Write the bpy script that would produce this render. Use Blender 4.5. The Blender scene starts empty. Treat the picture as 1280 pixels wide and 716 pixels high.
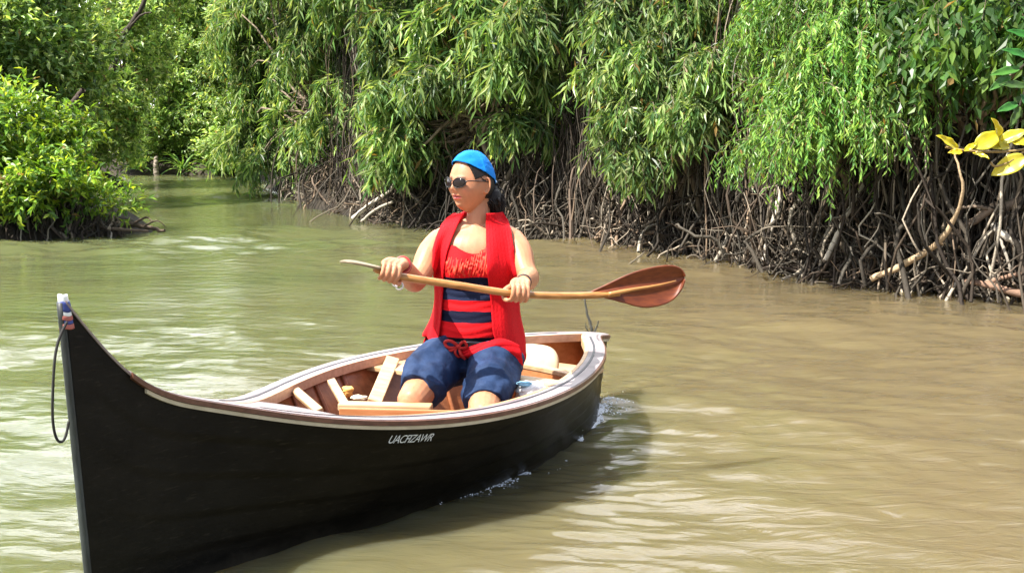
import bpy, math, random
import numpy as np
from mathutils import Vector, Matrix

# ---------------------------------------------------------------- camera, sky, sun
SC = bpy.context.scene
COL = SC.collection
FOC = 1422.0; CAM_H = 1.42; PITCH = math.atan(208 / FOC)
cam = bpy.data.cameras.new('camera'); cam.sensor_width = 36; cam.lens = FOC * 36 / 1280
cam.clip_start = .05; cam.clip_end = 900
camo = bpy.data.objects.new('camera', cam); COL.objects.link(camo)
camo.location = (0, 0, CAM_H); camo.rotation_euler = (math.pi / 2 - PITCH, 0, 0)
SC.camera = camo
SUN_EL = math.radians(56)
SUN_H = Vector((-.86, -.50)).normalized()          # horizontal direction towards the sun
sun_dir = Vector((SUN_H.x * math.cos(SUN_EL), SUN_H.y * math.cos(SUN_EL), math.sin(SUN_EL)))
W = bpy.data.worlds.new('World'); SC.world = W; W.use_nodes = True
nt = W.node_tree; bg = nt.nodes['Background']
sky = nt.nodes.new('ShaderNodeTexSky'); sky.sky_type = 'NISHITA'; sky.sun_disc = False
sky.sun_elevation = SUN_EL; sky.sun_rotation = math.atan2(SUN_H.x, SUN_H.y)
sky.dust_density = 2.0
# broken white cloud over the blue
wtc = nt.nodes.new('ShaderNodeTexCoord'); wmp = nt.nodes.new('ShaderNodeMapping'); wmp.inputs['Scale'].default_value = (1, 1, 2.6)
wn = nt.nodes.new('ShaderNodeTexNoise'); wn.inputs['Scale'].default_value = 2.3; wn.inputs['Detail'].default_value = 7; wn.inputs['Distortion'].default_value = .3
wr = nt.nodes.new('ShaderNodeValToRGB'); wr.color_ramp.elements[0].position = .38; wr.color_ramp.elements[1].position = .52
wx = nt.nodes.new('ShaderNodeMix'); wx.data_type = 'RGBA'; wx.inputs[7].default_value = (27., 27.4, 28.4, 1)
nt.links.new(wtc.outputs['Generated'], wmp.inputs[0]); nt.links.new(wmp.outputs[0], wn.inputs['Vector']); nt.links.new(wn.outputs[0], wr.inputs[0])
wsep = nt.nodes.new('ShaderNodeSeparateXYZ'); nt.links.new(wtc.outputs['Generated'], wsep.inputs[0])
wmr = nt.nodes.new('ShaderNodeMapRange'); wmr.inputs[1].default_value = .1; wmr.inputs[2].default_value = .6; wmr.inputs[3].default_value = .12; wmr.inputs[4].default_value = 1.; nt.links.new(wsep.outputs[1], wmr.inputs[0])
wmu = nt.nodes.new('ShaderNodeMath'); wmu.operation = 'MULTIPLY'; nt.links.new(wr.outputs[0], wmu.inputs[0]); nt.links.new(wmr.outputs[0], wmu.inputs[1])   # unseen cloud kept to the far sky, shaped for water reflections and less fill
nt.links.new(wmu.outputs[0], wx.inputs[0]); nt.links.new(sky.outputs[0], wx.inputs[6]); nt.links.new(wx.outputs[2], bg.inputs[0]); bg.inputs[1].default_value = .075
sl = bpy.data.lights.new('sun', 'SUN'); sl.energy = 5.0; sl.angle = math.radians(.5); sl.color = (1, .95, .86)
so = bpy.data.objects.new('sun', sl); COL.objects.link(so)
so.rotation_euler = (-sun_dir).to_track_quat('-Z', 'Y').to_euler()
SC.view_settings.view_transform = 'Standard'; SC.view_settings.look = 'None'
SC.view_settings.exposure = 1.4; SC.view_settings.gamma = 1
SC.cycles.max_bounces = 6; SC.cycles.transparent_max_bounces = 4
SC.cycles.diffuse_bounces = 3; SC.cycles.glossy_bounces = 3; SC.cycles.transmission_bounces = 3
SC.cycles.use_denoising = True

rng = np.random.default_rng(7)
cP, sP = math.cos(PITCH), math.sin(PITCH)

# ---------------------------------------------------------------- helpers
def ray(px, py):
    x = (px - 640) / FOC; v = (358 - py) / FOC
    return np.array([x, cP + v * sP, -sP + v * cP])
def at(px, py, Y):                      # the point seen at a survey mark, Y metres out
    d = ray(px, py); return np.array([0, 0, CAM_H]) + d * (Y / d[1])
def atz(px, py, z=0.0):                 # the point seen at a survey mark on a level z
    d = ray(px, py); return np.array([0, 0, CAM_H]) + d * ((z - CAM_H) / d[2])
def spl(k, v, x):
    k = np.asarray(k, float); v = np.asarray(v, float); x = np.asarray(x, float)
    n = len(k); h = np.diff(k); A = np.zeros((n, n)); r = np.zeros(n); A[0, 0] = A[-1, -1] = 1
    for i in range(1, n - 1):
        A[i, i - 1] = h[i - 1]; A[i, i] = 2 * (h[i - 1] + h[i]); A[i, i + 1] = h[i]
        r[i] = 6 * ((v[i + 1] - v[i]) / h[i] - (v[i] - v[i - 1]) / h[i - 1])
    m = np.linalg.solve(A, r); i = np.clip(np.searchsorted(k, x) - 1, 0, n - 2)
    a = k[i + 1] - x; b = x - k[i]; hh = h[i]
    return m[i] * a**3 / 6 / hh + m[i + 1] * b**3 / 6 / hh + (v[i] / hh - m[i] * hh / 6) * a + (v[i + 1] / hh - m[i + 1] * hh / 6) * b
def curve(pts, n):                      # smooth polyline through points
    pts = np.asarray(pts, float); k = np.linspace(0, 1, len(pts)); t = np.linspace(0, 1, n)
    return np.stack([spl(k, pts[:, j], t) for j in range(pts.shape[1])], 1)
def unit(a):
    return a / (np.linalg.norm(a, axis=-1, keepdims=True) + 1e-12)
def mesh_np(name, V, Fc, smooth=False, col=None):
    """V (n,3); Fc (m,3) or (m,4) array or a list of them."""
    if not isinstance(Fc, list): Fc = [Fc]
    Fc = [np.asarray(f, np.int32) for f in Fc if len(f)]
    me = bpy.data.meshes.new(name)
    me.vertices.add(len(V)); me.vertices.foreach_set('co', np.asarray(V, np.float32).ravel())
    nl = sum(f.size for f in Fc); nf = sum(len(f) for f in Fc)
    me.loops.add(nl); me.loops.foreach_set('vertex_index', np.concatenate([f.ravel() for f in Fc]))
    me.polygons.add(nf)
    tot = np.concatenate([np.full(len(f), f.shape[1]) for f in Fc])
    st = np.concatenate([[0], np.cumsum(tot)[:-1]]).astype(np.int32)
    me.polygons.foreach_set('loop_start', st)
    me.polygons.foreach_set('use_smooth', np.full(nf, smooth))
    me.update(calc_edges=True); me.validate()
    if col is not None:
        a = me.attributes.new('col', 'FLOAT_COLOR', 'FACE')
        a.data.foreach_set('color', np.c_[col, np.ones(len(col))].astype(np.float32).ravel())
    return me
def obj(name, me, mat=None, parent=None):
    o = bpy.data.objects.new(name, me); COL.objects.link(o)
    if mat is not None:
        me.materials.clear(); me.materials.append(mat)
    if parent is not None: o.parent = parent
    return o
def thing(name, label, cat, loc=(0, 0, 0), group=None):
    o = bpy.data.objects.new(name, None); COL.objects.link(o); o.location = loc; o.empty_display_size = .1
    o['label'] = label; o['category'] = cat
    if group: o['group'] = group
    return o
def tag(o, label, cat, group=None):
    o['label'] = label; o['category'] = cat
    if group: o['group'] = group
    return o
def bake_parent(o, root):               # keep world place of a part under a moved root
    o.parent = root; o.matrix_parent_inverse = Matrix.Translation(root.location).inverted(); return o
def tubes(P, R, sides=5, caps=False):
    """P (N,M,3) centre lines, R (N,M) radii -> V, quads"""
    P = np.asarray(P, float); R = np.asarray(R, float)
    if P.ndim == 2: P = P[None]; R = R[None]
    N, M, _ = P.shape
    T = np.gradient(P, axis=1); T = unit(T)
    ref = np.zeros_like(T); ref[..., 0] = .31; ref[..., 1] = .93; ref[..., 2] = .17
    mean = unit(T.mean(1, keepdims=True)); bad = np.abs((mean * unit(ref)).sum(-1)) > .85
    ref = np.where(bad[..., None], np.array([.9, -.3, .2]), ref)
    A = unit(np.cross(T, ref)); B = np.cross(T, A)
    th = np.linspace(0, 2 * np.pi, sides, endpoint=False)
    ring = P[:, :, None] + R[:, :, None, None] * (np.cos(th)[:, None] * A[:, :, None] + np.sin(th)[:, None] * B[:, :, None])
    V = ring.reshape(-1, 3)
    i = np.arange(N)[:, None, None] * M * sides + np.arange(M - 1)[None, :, None] * sides + np.arange(sides)[None, None]
    j = np.arange(N)[:, None, None] * M * sides + np.arange(M - 1)[None, :, None] * sides + (np.arange(sides)[None, None] + 1) % sides
    Q = np.stack([i, j, j + sides, i + sides], -1).reshape(-1, 4)
    if caps:
        c0 = len(V); V = np.r_[V, P[:, 0], P[:, -1]]; tr = []
        for a in range(N):
            for s in range(sides):
                s2 = (s + 1) % sides; b0 = a * M * sides; b1 = b0 + (M - 1) * sides
                tr.append((c0 + a, b0 + s2, b0 + s)); tr.append((c0 + N + a, b1 + s, b1 + s2))
        return V, [Q, np.array(tr)]
    return V, [Q]
def tube_mesh(name, pts, rad, sides=8, n=None, smooth=True):
    pts = np.asarray(pts, float); n = n or max(2, 4 * len(pts))
    P = curve(pts, n) if len(pts) > 2 else np.linspace(pts[0], pts[-1], n)
    rad = np.full(n, rad) if np.isscalar(rad) else np.interp(np.linspace(0, 1, n), np.linspace(0, 1, len(rad)), rad)
    V, F = tubes(P, rad, sides, caps=True); return mesh_np(name, V, F, smooth)
class Soup:                             # gathers closed shapes for one mesh
    def __init__(s): s.V = []; s.F = []; s.n = 0
    def add(s, V, F):
        if not isinstance(F, list): F = [F]
        s.V.append(np.asarray(V, float)); s.F += [np.asarray(f) + s.n for f in F if len(f)]; s.n += len(V); return s
    def limb(s, pts, rad, sides=18, n=None):
        pts = np.asarray(pts, float); n = n or 5 * len(pts)
        P = curve(pts, n) if len(pts) > 2 else np.linspace(pts[0], pts[-1], n)
        r = curve(np.asarray(rad, float)[:, None], n)[:, 0] if len(rad) > 2 else np.linspace(rad[0], rad[-1], n)
        # rounded ends
        t0 = unit(P[0] - P[1]); t1 = unit(P[-1] - P[-2]); a = np.array([.98, .85, .6, .3])
        P = np.r_[[P[0] + t0 * r[0] * x for x in a], P, [P[-1] + t1 * r[-1] * x for x in a[::-1]]]
        r = np.r_[r[0] * np.sqrt(1 - a**2), r, (r[-1] * np.sqrt(1 - a**2))[::-1]]
        V, F = tubes(P, r, sides, caps=True); return s.add(V, F)
    def ell(s, c, rad, axes=None, nu=20, nv=14):
        u = np.linspace(0, 2 * np.pi, nu, endpoint=False); v = np.linspace(.02, np.pi - .02, nv)
        X = np.stack([np.outer(np.sin(v), np.cos(u)), np.outer(np.sin(v), np.sin(u)), np.outer(np.cos(v), np.ones(nu))], -1) * np.asarray(rad)
        if axes is not None: X = X @ np.asarray(axes, float)
        V, F = grid(X + np.asarray(c), closed=True); return s.add(V, F)
    def slices(s, rows, nu=36, p=2.2):   # rows: z, cx, cy, a, b
        rows = np.asarray(rows, float); n = len(rows) * 4
        R = curve(rows, n); th = np.linspace(0, 2 * np.pi, nu, endpoint=False)
        cx = np.sign(np.cos(th)) * np.abs(np.cos(th))**(2 / p); sy = np.sign(np.sin(th)) * np.abs(np.sin(th))**(2 / p)
        X = np.stack([R[:, 1:2] + R[:, 3:4] * cx, R[:, 2:3] + R[:, 4:5] * sy, np.repeat(R[:, :1], nu, 1)], -1)
        V, F = grid(X, closed=True); return s.add(V, F)
    def mesh(s, name, smooth=True): return mesh_np(name, np.concatenate(s.V), s.F, smooth)
def grid(X, closed=False, cap=True):
    """X (r,c,3) -> V, faces; closed wraps the columns and caps the ends"""
    r, c, _ = X.shape; V = X.reshape(-1, 3); cc = c if closed else c - 1
    i = np.arange(r - 1)[:, None] * c + np.arange(cc)[None]; j = np.arange(r - 1)[:, None] * c + (np.arange(cc)[None] + 1) % c
    Q = np.stack([i, i + c, j + c, j], -1).reshape(-1, 4); F = [Q]
    if closed and cap:
        n = len(V); V = np.r_[V, X[:1].mean(1), X[-1:].mean(1)]; k = np.arange(c); k2 = (k + 1) % c
        F.append(np.stack([np.full(c, n), k, k2], 1)); F.append(np.stack([np.full(c, n + 1), (r - 1) * c + k2, (r - 1) * c + k], 1))
    return V, F
def evalmods(name, me, mods):
    o = bpy.data.objects.new('tmp', me); COL.objects.link(o)
    for t, kw in mods:
        m = o.modifiers.new(t, t)
        for k, v in kw.items(): setattr(m, k, v)
    dg = bpy.context.evaluated_depsgraph_get(); dg.update()
    out = bpy.data.meshes.new_from_object(o.evaluated_get(dg)); out.name = name
    bpy.data.objects.remove(o); bpy.data.meshes.remove(me)
    return out
def remesh(name, soup, voxel, it=4, f=.5):
    me = evalmods(name, soup.mesh('tmp'), [('REMESH', dict(mode='VOXEL', voxel_size=voxel)), ('SMOOTH', dict(iterations=it, factor=f))])
    me.polygons.foreach_set('use_smooth', np.full(len(me.polygons), True)); return me
def co(me):
    a = np.empty(len(me.vertices) * 3, np.float32); me.vertices.foreach_get('co', a); return a.reshape(-1, 3).astype(float)
def setco(me, V): me.vertices.foreach_set('co', V.astype(np.float32).ravel()); me.update()
def nrm(me):
    a = np.empty(len(me.vertices) * 3, np.float32); me.vertices.foreach_get('normal', a); return a.reshape(-1, 3).astype(float)
def bevel_box(name, p0, p1, width, thick, up=(0, 0, 1), bev=.004):
    """plank from p0 to p1"""
    p0 = np.asarray(p0, float); p1 = np.asarray(p1, float); a = p1 - p0; L = np.linalg.norm(a); a /= L
    up = np.asarray(up, float); sd = unit(np.cross(a, up)); up = np.cross(sd, a)
    V = [p0 + a * L * i + sd * width * (j - .5) + up * thick * (k - .5) for i in (0, 1) for j in (0, 1) for k in (0, 1)]
    F = [(0, 1, 3, 2), (4, 6, 7, 5), (0, 4, 5, 1), (2, 3, 7, 6), (0, 2, 6, 4), (1, 5, 7, 3)]
    me = mesh_np('t', np.array(V), np.array(F))
    return evalmods(name, me, [('BEVEL', dict(width=bev, segments=2, limit_method='NONE'))])
def blob_noise(P, seed, scale, octs=3):
    """cheap smooth noise from random sines, about -1..1"""
    r = np.random.default_rng(seed); out = np.zeros(P.shape[:-1]); amp = 1; tot = 0
    for o in range(octs):
        for _ in range(5):
            k = unit(r.normal(size=P.shape[-1])) * scale * (2**o) * r.uniform(.7, 1.4)
            out += amp * np.sin(P @ k + r.uniform(0, 6.28)); tot += amp * .55
        amp *= .55
    return out / tot

# ---------------------------------------------------------------- materials
def M(name, color, rough=.5, spec=.5, **kw):
    m = bpy.data.materials.new(name); m.use_nodes = True; n = m.node_tree.nodes['Principled BSDF']
    n.inputs['Base Color'].default_value = (*color, 1); n.inputs['Roughness'].default_value = rough
    n.inputs['Specular IOR Level'].default_value = spec
    for k, v in kw.items(): n.inputs[k].default_value = v
    return m
def nd(m, t, **kw):
    n = m.node_tree.nodes.new(t)
    for k, v in kw.items():
        if k.startswith('_'): n.inputs[k[1:].replace('_', ' ')].default_value = v
        else: setattr(n, k, v)
    return n
def lk(m, a, b): m.node_tree.links.new(a, b)
def noisy(name, c1, c2, scale=8, rough=.5, spec=.5, bump=.0, stretch=(1, 1, 1), detail=5, bscale=None, pos=(.35, .65), rvar=0, bd=.01, **kw):
    m = M(name, c1, rough, spec, **kw); b = m.node_tree.nodes['Principled BSDF']
    tc = nd(m, 'ShaderNodeTexCoord'); mp = nd(m, 'ShaderNodeMapping'); mp.inputs['Scale'].default_value = stretch
    lk(m, tc.outputs['Object'], mp.inputs[0])
    n = nd(m, 'ShaderNodeTexNoise', _Scale=scale, _Detail=detail, _Roughness=.6); lk(m, mp.outputs[0], n.inputs['Vector'])
    r = nd(m, 'ShaderNodeValToRGB'); r.color_ramp.elements[0].position = pos[0]; r.color_ramp.elements[1].position = pos[1]
    r.color_ramp.elements[0].color = (*c1, 1); r.color_ramp.elements[1].color = (*c2, 1)
    lk(m, n.outputs[0], r.inputs[0]); lk(m, r.outputs[0], b.inputs['Base Color'])
    if rvar:
        mr = nd(m, 'ShaderNodeMapRange'); mr.inputs[3].default_value = rough - rvar; mr.inputs[4].default_value = rough + rvar
        lk(m, n.outputs[0], mr.inputs[0]); lk(m, mr.outputs[0], b.inputs['Roughness'])
    if bump:
        n2 = nd(m, 'ShaderNodeTexNoise', _Scale=bscale or scale * 3, _Detail=6.0); lk(m, mp.outputs[0], n2.inputs['Vector'])
        bp = nd(m, 'ShaderNodeBump', _Strength=bump, _Distance=bd); lk(m, n2.outputs[0], bp.inputs['Height']); lk(m, bp.outputs[0], b.inputs['Normal'])
    return m
def leafmat(name, trans=.46, rough=.38, spec=.5):
    m = bpy.data.materials.new(name); m.use_nodes = True; b = m.node_tree.nodes['Principled BSDF']
    b.inputs['Roughness'].default_value = rough; b.inputs['Specular IOR Level'].default_value = spec
    at_ = nd(m, 'ShaderNodeAttribute', attribute_name='col'); lk(m, at_.outputs['Color'], b.inputs['Base Color'])
    g = nd(m, 'ShaderNodeMix', data_type='RGBA', blend_type='MULTIPLY'); g.inputs[0].default_value = 1
    g.inputs[7].default_value = (1.35, 1.25, .5, 1); lk(m, at_.outputs['Color'], g.inputs[6])
    tr = nd(m, 'ShaderNodeBsdfTranslucent'); lk(m, g.outputs[2], tr.inputs[0])
    mx = nd(m, 'ShaderNodeMixShader'); mx.inputs[0].default_value = trans
    lk(m, b.outputs[0], mx.inputs[1]); lk(m, tr.outputs[0], mx.inputs[2])
    lk(m, mx.outputs[0], m.node_tree.nodes['Material Output'].inputs[0]); return m
def attrmat(name, rough=.8, spec=.3, bump=0, bscale=60):
    m = M(name, (.2, .2, .2), rough, spec); b = m.node_tree.nodes['Principled BSDF']
    a = nd(m, 'ShaderNodeAttribute', attribute_name='col')
    n = nd(m, 'ShaderNodeTexNoise', _Scale=bscale, _Detail=4.0)
    tc = nd(m, 'ShaderNodeTexCoord'); lk(m, tc.outputs['Object'], n.inputs['Vector'])
    mr = nd(m, 'ShaderNodeMapRange'); mr.inputs[3].default_value = .55; mr.inputs[4].default_value = 1.4; lk(m, n.outputs[0], mr.inputs[0])
    mx = nd(m, 'ShaderNodeMix', data_type='RGBA', blend_type='MULTIPLY'); mx.inputs[0].default_value = 1
    lk(m, a.outputs['Color'], mx.inputs[6]); lk(m, mr.outputs[0], mx.inputs[7]); lk(m, mx.outputs[2], b.inputs['Base Color'])
    if bump:
        bp = nd(m, 'ShaderNodeBump', _Strength=bump, _Distance=.01); lk(m, n.outputs[0], bp.inputs['Height']); lk(m, bp.outputs[0], b.inputs['Normal'])
    return m
LEAF = leafmat('leaf'); ROOT = attrmat('root_bark', bump=.5)
BARK = noisy('bark', (.10, .075, .05), (.26, .21, .155), 14, .9, .2, bump=.6, stretch=(1, 1, .25))

# ---------------------------------------------------------------- the boat's lines (shared by water cut-out and hull)
BL = 3.18; BO = np.array([-1.202, 3.002]); BA = math.radians(58.4)
AX = np.array([math.cos(BA), math.sin(BA)]); QX = np.array([AX[1], -AX[0]])     # along to the stern; out to the near side
KS = np.array([0, .06, .14, .25, .4, .55, .7, .85, .94, 1.])
RB = [.013, .022, .060, .220, .456, .543, .455, .238, .080, .04]
RZ = [.939, .709, .575, .468, .400, .392, .392, .385, .365, .335]
WB = [.010, .012, .036, .100, .200, .270, .265, .216, .120, .02]
SXW, EXW = .045, .09
def rb(s):
    s = np.asarray(s, float); k = .95; b = np.maximum(spl(KS, RB, np.minimum(s, k)), .012)
    return np.where(s > k, np.maximum(b * np.sqrt(np.maximum(1 - ((s - k) / (1.0 - k))**2, 0)), .012), b)
def rz(s): return spl(KS, RZ, s)
def wb(s): return np.maximum(spl(KS, WB, s), .009)
def uw(s): return SXW + s * (BL - SXW - EXW)
def W3(u, v, z):
    u, v, z = np.broadcast_arrays(np.asarray(u, float), v, z)
    xy = BO + u[..., None] * AX + v[..., None] * QX
    return np.concatenate([xy, z[..., None]], -1)
def hullp(s, z, side=1, inset=0.0):
    """point of the hull skin at station s and height z"""
    zr = rz(s); t = np.clip(z / zr, 0, 1)
    up_ = uw(s) + (s * BL - uw(s)) * t
    v = wb(s) + (rb(s) - wb(s)) * t**.82
    kd = .16; tb = np.clip(-z / kd, 0, 1)
    v = np.where(z < 0, wb(s) * np.sqrt(np.maximum(1 - tb**2, 0)), v)
    v = np.maximum(v - inset, 0)
    return W3(up_, side * v, z)

# ---------------------------------------------------------------- ground and water
EDGE = [(-60, 60), (-16, 33), (-12.5, 30.5), (-9.8, 29.9), (-7.2, 29.6), (-6.0, 27.5), (-4.6, 22.5), (-3.7, 20.0), (-2.15, 16.3), (-.85, 15.0),
        (.57, 13.7), (1.8, 12.3), (2.75, 10.75), (3.35, 9.8), (4.15, 9.2), (5.5, 8.0), (8.5, 5.0), (12, 0), (14, -20), (40, -60), (120, -60), (120, 200), (-60, 200)]
LEDGE = [(-40, 10), (-12, 12.8), (-8, 13.4), (-6.1, 13.6), (-5.3, 14.1), (-4.75, 14.6), (-4.9, 15.2), (-6.2, 16.5), (-7.6, 19), (-8.6, 22), (-8.15, 24.3), (-9.2, 25.6),
         (-13, 29), (-22, 36), (-60, 60), (-120, 60), (-120, 5)]
def sd_poly(P, poly):
    poly = np.asarray(poly, float); a = poly; b = np.roll(poly, -1, 0); dmin = np.full(len(P), 1e9); ins = np.zeros(len(P), bool)
    for p, q in zip(a, b):
        e = q - p; w = P - p; t = np.clip((w @ e) / (e @ e), 0, 1); dmin = np.minimum(dmin, np.hypot(*(w - t[:, None] * e).T))
        c = ((p[1] <= P[:, 1]) & (P[:, 1] < q[1])) | ((q[1] <= P[:, 1]) & (P[:, 1] < p[1]))
        with np.errstate(divide='ignore', invalid='ignore'):
            xi = p[0] + (P[:, 1] - p[1]) / (q[1] - p[1] if q[1] != p[1] else 1e-9) * e[0]
        ins ^= c & (P[:, 0] < xi)
    return np.where(ins, dmin, -dmin)
def land(P):
    j = P + .18 * np.stack([blob_noise(P, 11, 2.2), blob_noise(P, 12, 2.2)], -1)
    d = np.maximum(sd_poly(j, EDGE), sd_poly(j, LEDGE)); return d
def ground_z(P):
    d = land(P); n = blob_noise(P, 5, 1.6)
    z = np.where(d > 0, .04 + .75 * (1 - np.exp(-d / .9)) + .35 * (1 - np.exp(-d / 6)) + .10 * n * np.clip(d, 0, 1), np.maximum(d * .5, -.7) + .0)
    return z
def warp(n, lo, hi, dense):             # coordinates dense near the middle
    t = np.linspace(-1, 1, n); x = np.sign(t) * (np.abs(t) * dense + (np.abs(t)**5) * (1 - dense)); return (lo + hi) / 2 + x * (hi - lo) / 2
gx = warp(420, -420, 400, .075); gy = warp(420, -380, 420, .075)
GX, GY = np.meshgrid(gx, gy); GP = np.stack([GX.ravel(), GY.ravel()], 1)
V, F = grid(np.stack([GX, GY, ground_z(GP).reshape(GX.shape)], -1)[:, ::-1])
mud = noisy('mud', (.014, .011, .008), (.045, .034, .022), 3, .85, .35, bump=.8, bscale=9, bd=.05)
g = obj('ground', mesh_np('ground', V, F, True), mud); g['kind'] = 'structure'

def wave_h(P):
    x, y = P[:, 0], P[:, 1]; r = np.random.default_rng(3); h = np.zeros(len(P))
    env = .55 + .45 * blob_noise(P * np.array([.5, 1.0]), 21, .9, 2)
    dist = np.hypot(x, y)
    for i in range(46):
        lam = .10 * (1.085**i) ; th = r.normal(1.45, .55); k = 2 * np.pi / lam
        fade = np.clip(1.6 - dist * .0065 / lam, 0, 1)
        amp = .0021 * lam**.95 * r.uniform(.5, 1.2)
        h += amp * fade * np.sin(k * (np.cos(th) * x + np.sin(th) * y) + r.uniform(0, 6.28) + .8 * np.sin(x * .9 + i) + .6 * np.sin(y * .7 + 2 * i))
    h *= np.clip(env, .15, 1.2) * 2.3
    # wake spreading from the boat's near quarter
    u = (P - BO) @ AX; v = (P - BO) @ QX
    s = np.clip((u - SXW) / (BL - SXW - EXW), 0, 1); dv = np.abs(v) - np.where((u > 0) & (u < BL), wb(s), 0)
    along = np.clip((u - 1.2) / .6, 0, 1) * np.exp(-np.clip(u - BL, 0, 9) / 1.8)
    ph = dv * 26 - u * 10 + 1.2 * blob_noise(P, 8, 4)
    h += .0055 * along * np.exp(-np.clip(dv, 0, 9) / .42) * np.sin(ph)
    h += .006 * along * np.exp(-np.clip(dv, 0, 9) / .07) * blob_noise(P, 9, 42, 2)
    pk = np.exp(-((x - .28)**2 / .12 + (y - 3.95)**2 / .75))
    h += pk * (.0042 * np.sin(44 * (y - .10 * x) + 3.2 * blob_noise(P * [.6, 1], 10, 5)) + .0018 * np.sin(85 * (y + .15 * x) + 4 * blob_noise(P * [.6, 1], 17, 8)))
    return h
ys = np.concatenate([np.linspace(-6, 1.6, 30)[:-1], 1.6 * (36 / 1.6)**np.linspace(0, 1, 1150)])
ss = np.linspace(-.62, .62, 620)
YY = np.repeat(ys[:, None], len(ss), 1); XX = ss[None] * np.maximum(YY, 2.2) + 0
Pw = np.stack([XX.ravel(), YY.ravel()], 1)
Zw = wave_h(Pw).reshape(XX.shape)
V, F = grid(np.stack([XX, YY, Zw], -1)[:, ::-1])
sss = np.linspace(0, 1, 60)
foot = np.r_[hullp(sss, np.zeros(60), 1)[:, :2], hullp(sss, np.zeros(60), -1)[::-1, :2]]
Q = F[0]; cen = V[Q].mean(1)[:, :2]; near = (np.abs(cen[:, 0] + .4) < 1.6) & (cen[:, 1] > 2.7) & (cen[:, 1] < 6)
ins = np.zeros(len(Q), bool); ins[near] = sd_poly(cen[near], foot) > .012
Q = Q[~ins]
Vw = V; nv = len(V)
# the wide calm rest of the river joins the detailed part edge to edge
xs0, xs1 = XX[:, 0], XX[:, -1]
def skirt(edge, far):
    return np.stack([edge, far], 1)
Lx = np.stack([np.c_[xs0 * 0 - 400, ys, ys * 0], np.c_[xs0, ys, Zw[:, 0]]], 1)
Rx = np.stack([np.c_[xs1, ys, Zw[:, -1]], np.c_[xs1 * 0 + 400, ys, ys * 0]], 1)
Sp = Soup().add(Vw, [Q]); 
for G_ in (Lx, Rx): a, b = grid(G_[:, ::-1]); Sp.add(a, b)
top = np.stack([np.c_[XX[-1], YY[-1], Zw[-1]], np.c_[XX[-1], YY[-1] * 0 + 400, Zw[-1] * 0]], 0); a, b = grid(top[:, ::-1]); Sp.add(a, b)
for xa, xb in ((-400, xs0[-1]), (xs1[-1], 400)):
    Sp.add(np.array([(xa, 36, 0), (xb, 36, 0), (xb, 400, 0), (xa, 400, 0)]), np.array([(0, 1, 2, 3)]))
Sp.add(np.array([(-400, -400, 0), (400, -400, 0), (400, -6, 0), (-400, -6, 0)]), np.array([(0, 1, 2, 3)]))
wm = M('river_water', (.2, .17, .08), .035, .5, IOR=1.333)
bW = wm.node_tree.nodes['Principled BSDF']
bW.inputs['Subsurface Weight'].default_value = .9; bW.inputs['Subsurface Radius'].default_value = (.35, .28, .14); bW.inputs['Subsurface Scale'].default_value = 2.5   # light spreads in the silty water
tc = nd(wm, 'ShaderNodeTexCoord'); n1 = nd(wm, 'ShaderNodeTexNoise', _Scale=.35, _Detail=4.0, _Distortion=.8); lk(wm, tc.outputs['Object'], n1.inputs['Vector'])
sep = nd(wm, 'ShaderNodeSeparateXYZ'); lk(wm, tc.outputs['Object'], sep.inputs[0])
mr = nd(wm, 'ShaderNodeMapRange'); mr.inputs[1].default_value = -2.2; mr.inputs[2].default_value = 1.6; mr.inputs[3].default_value = 0; mr.inputs[4].default_value = .75; lk(wm, sep.outputs[0], mr.inputs[0])
ad = nd(wm, 'ShaderNodeMath', operation='MULTIPLY_ADD'); ad.inputs[1].default_value = .6; lk(wm, n1.outputs[0], ad.inputs[0]); lk(wm, mr.outputs[0], ad.inputs[2])
rp = nd(wm, 'ShaderNodeValToRGB'); rp.color_ramp.elements[0].position = .15; rp.color_ramp.elements[1].position = 1.05
rp.color_ramp.elements[0].color = (.082, .100, .042, 1); rp.color_ramp.elements[1].color = (.122, .096, .052, 1)   # green tree reflection put into the colour at left, brown silt at right
lk(wm, ad.outputs[0], rp.inputs[0]); lk(wm, rp.outputs[0], bW.inputs['Base Color'])
mp = nd(wm, 'ShaderNodeMapping'); mp.inputs['Scale'].default_value = (.40, 1, 1); lk(wm, tc.outputs['Object'], mp.inputs[0])
n2 = nd(wm, 'ShaderNodeTexNoise', _Scale=11.0, _Detail=5.0, _Roughness=.55, _Distortion=.6); lk(wm, mp.outputs[0], n2.inputs['Vector'])
bp = nd(wm, 'ShaderNodeBump', _Strength=.42, _Distance=.02); lk(wm, n2.outputs[0], bp.inputs['Height']); lk(wm, bp.outputs[0], bW.inputs['Normal'])
w_ = obj('water', Sp.mesh('water', True), wm); w_['kind'] = 'structure'

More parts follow.
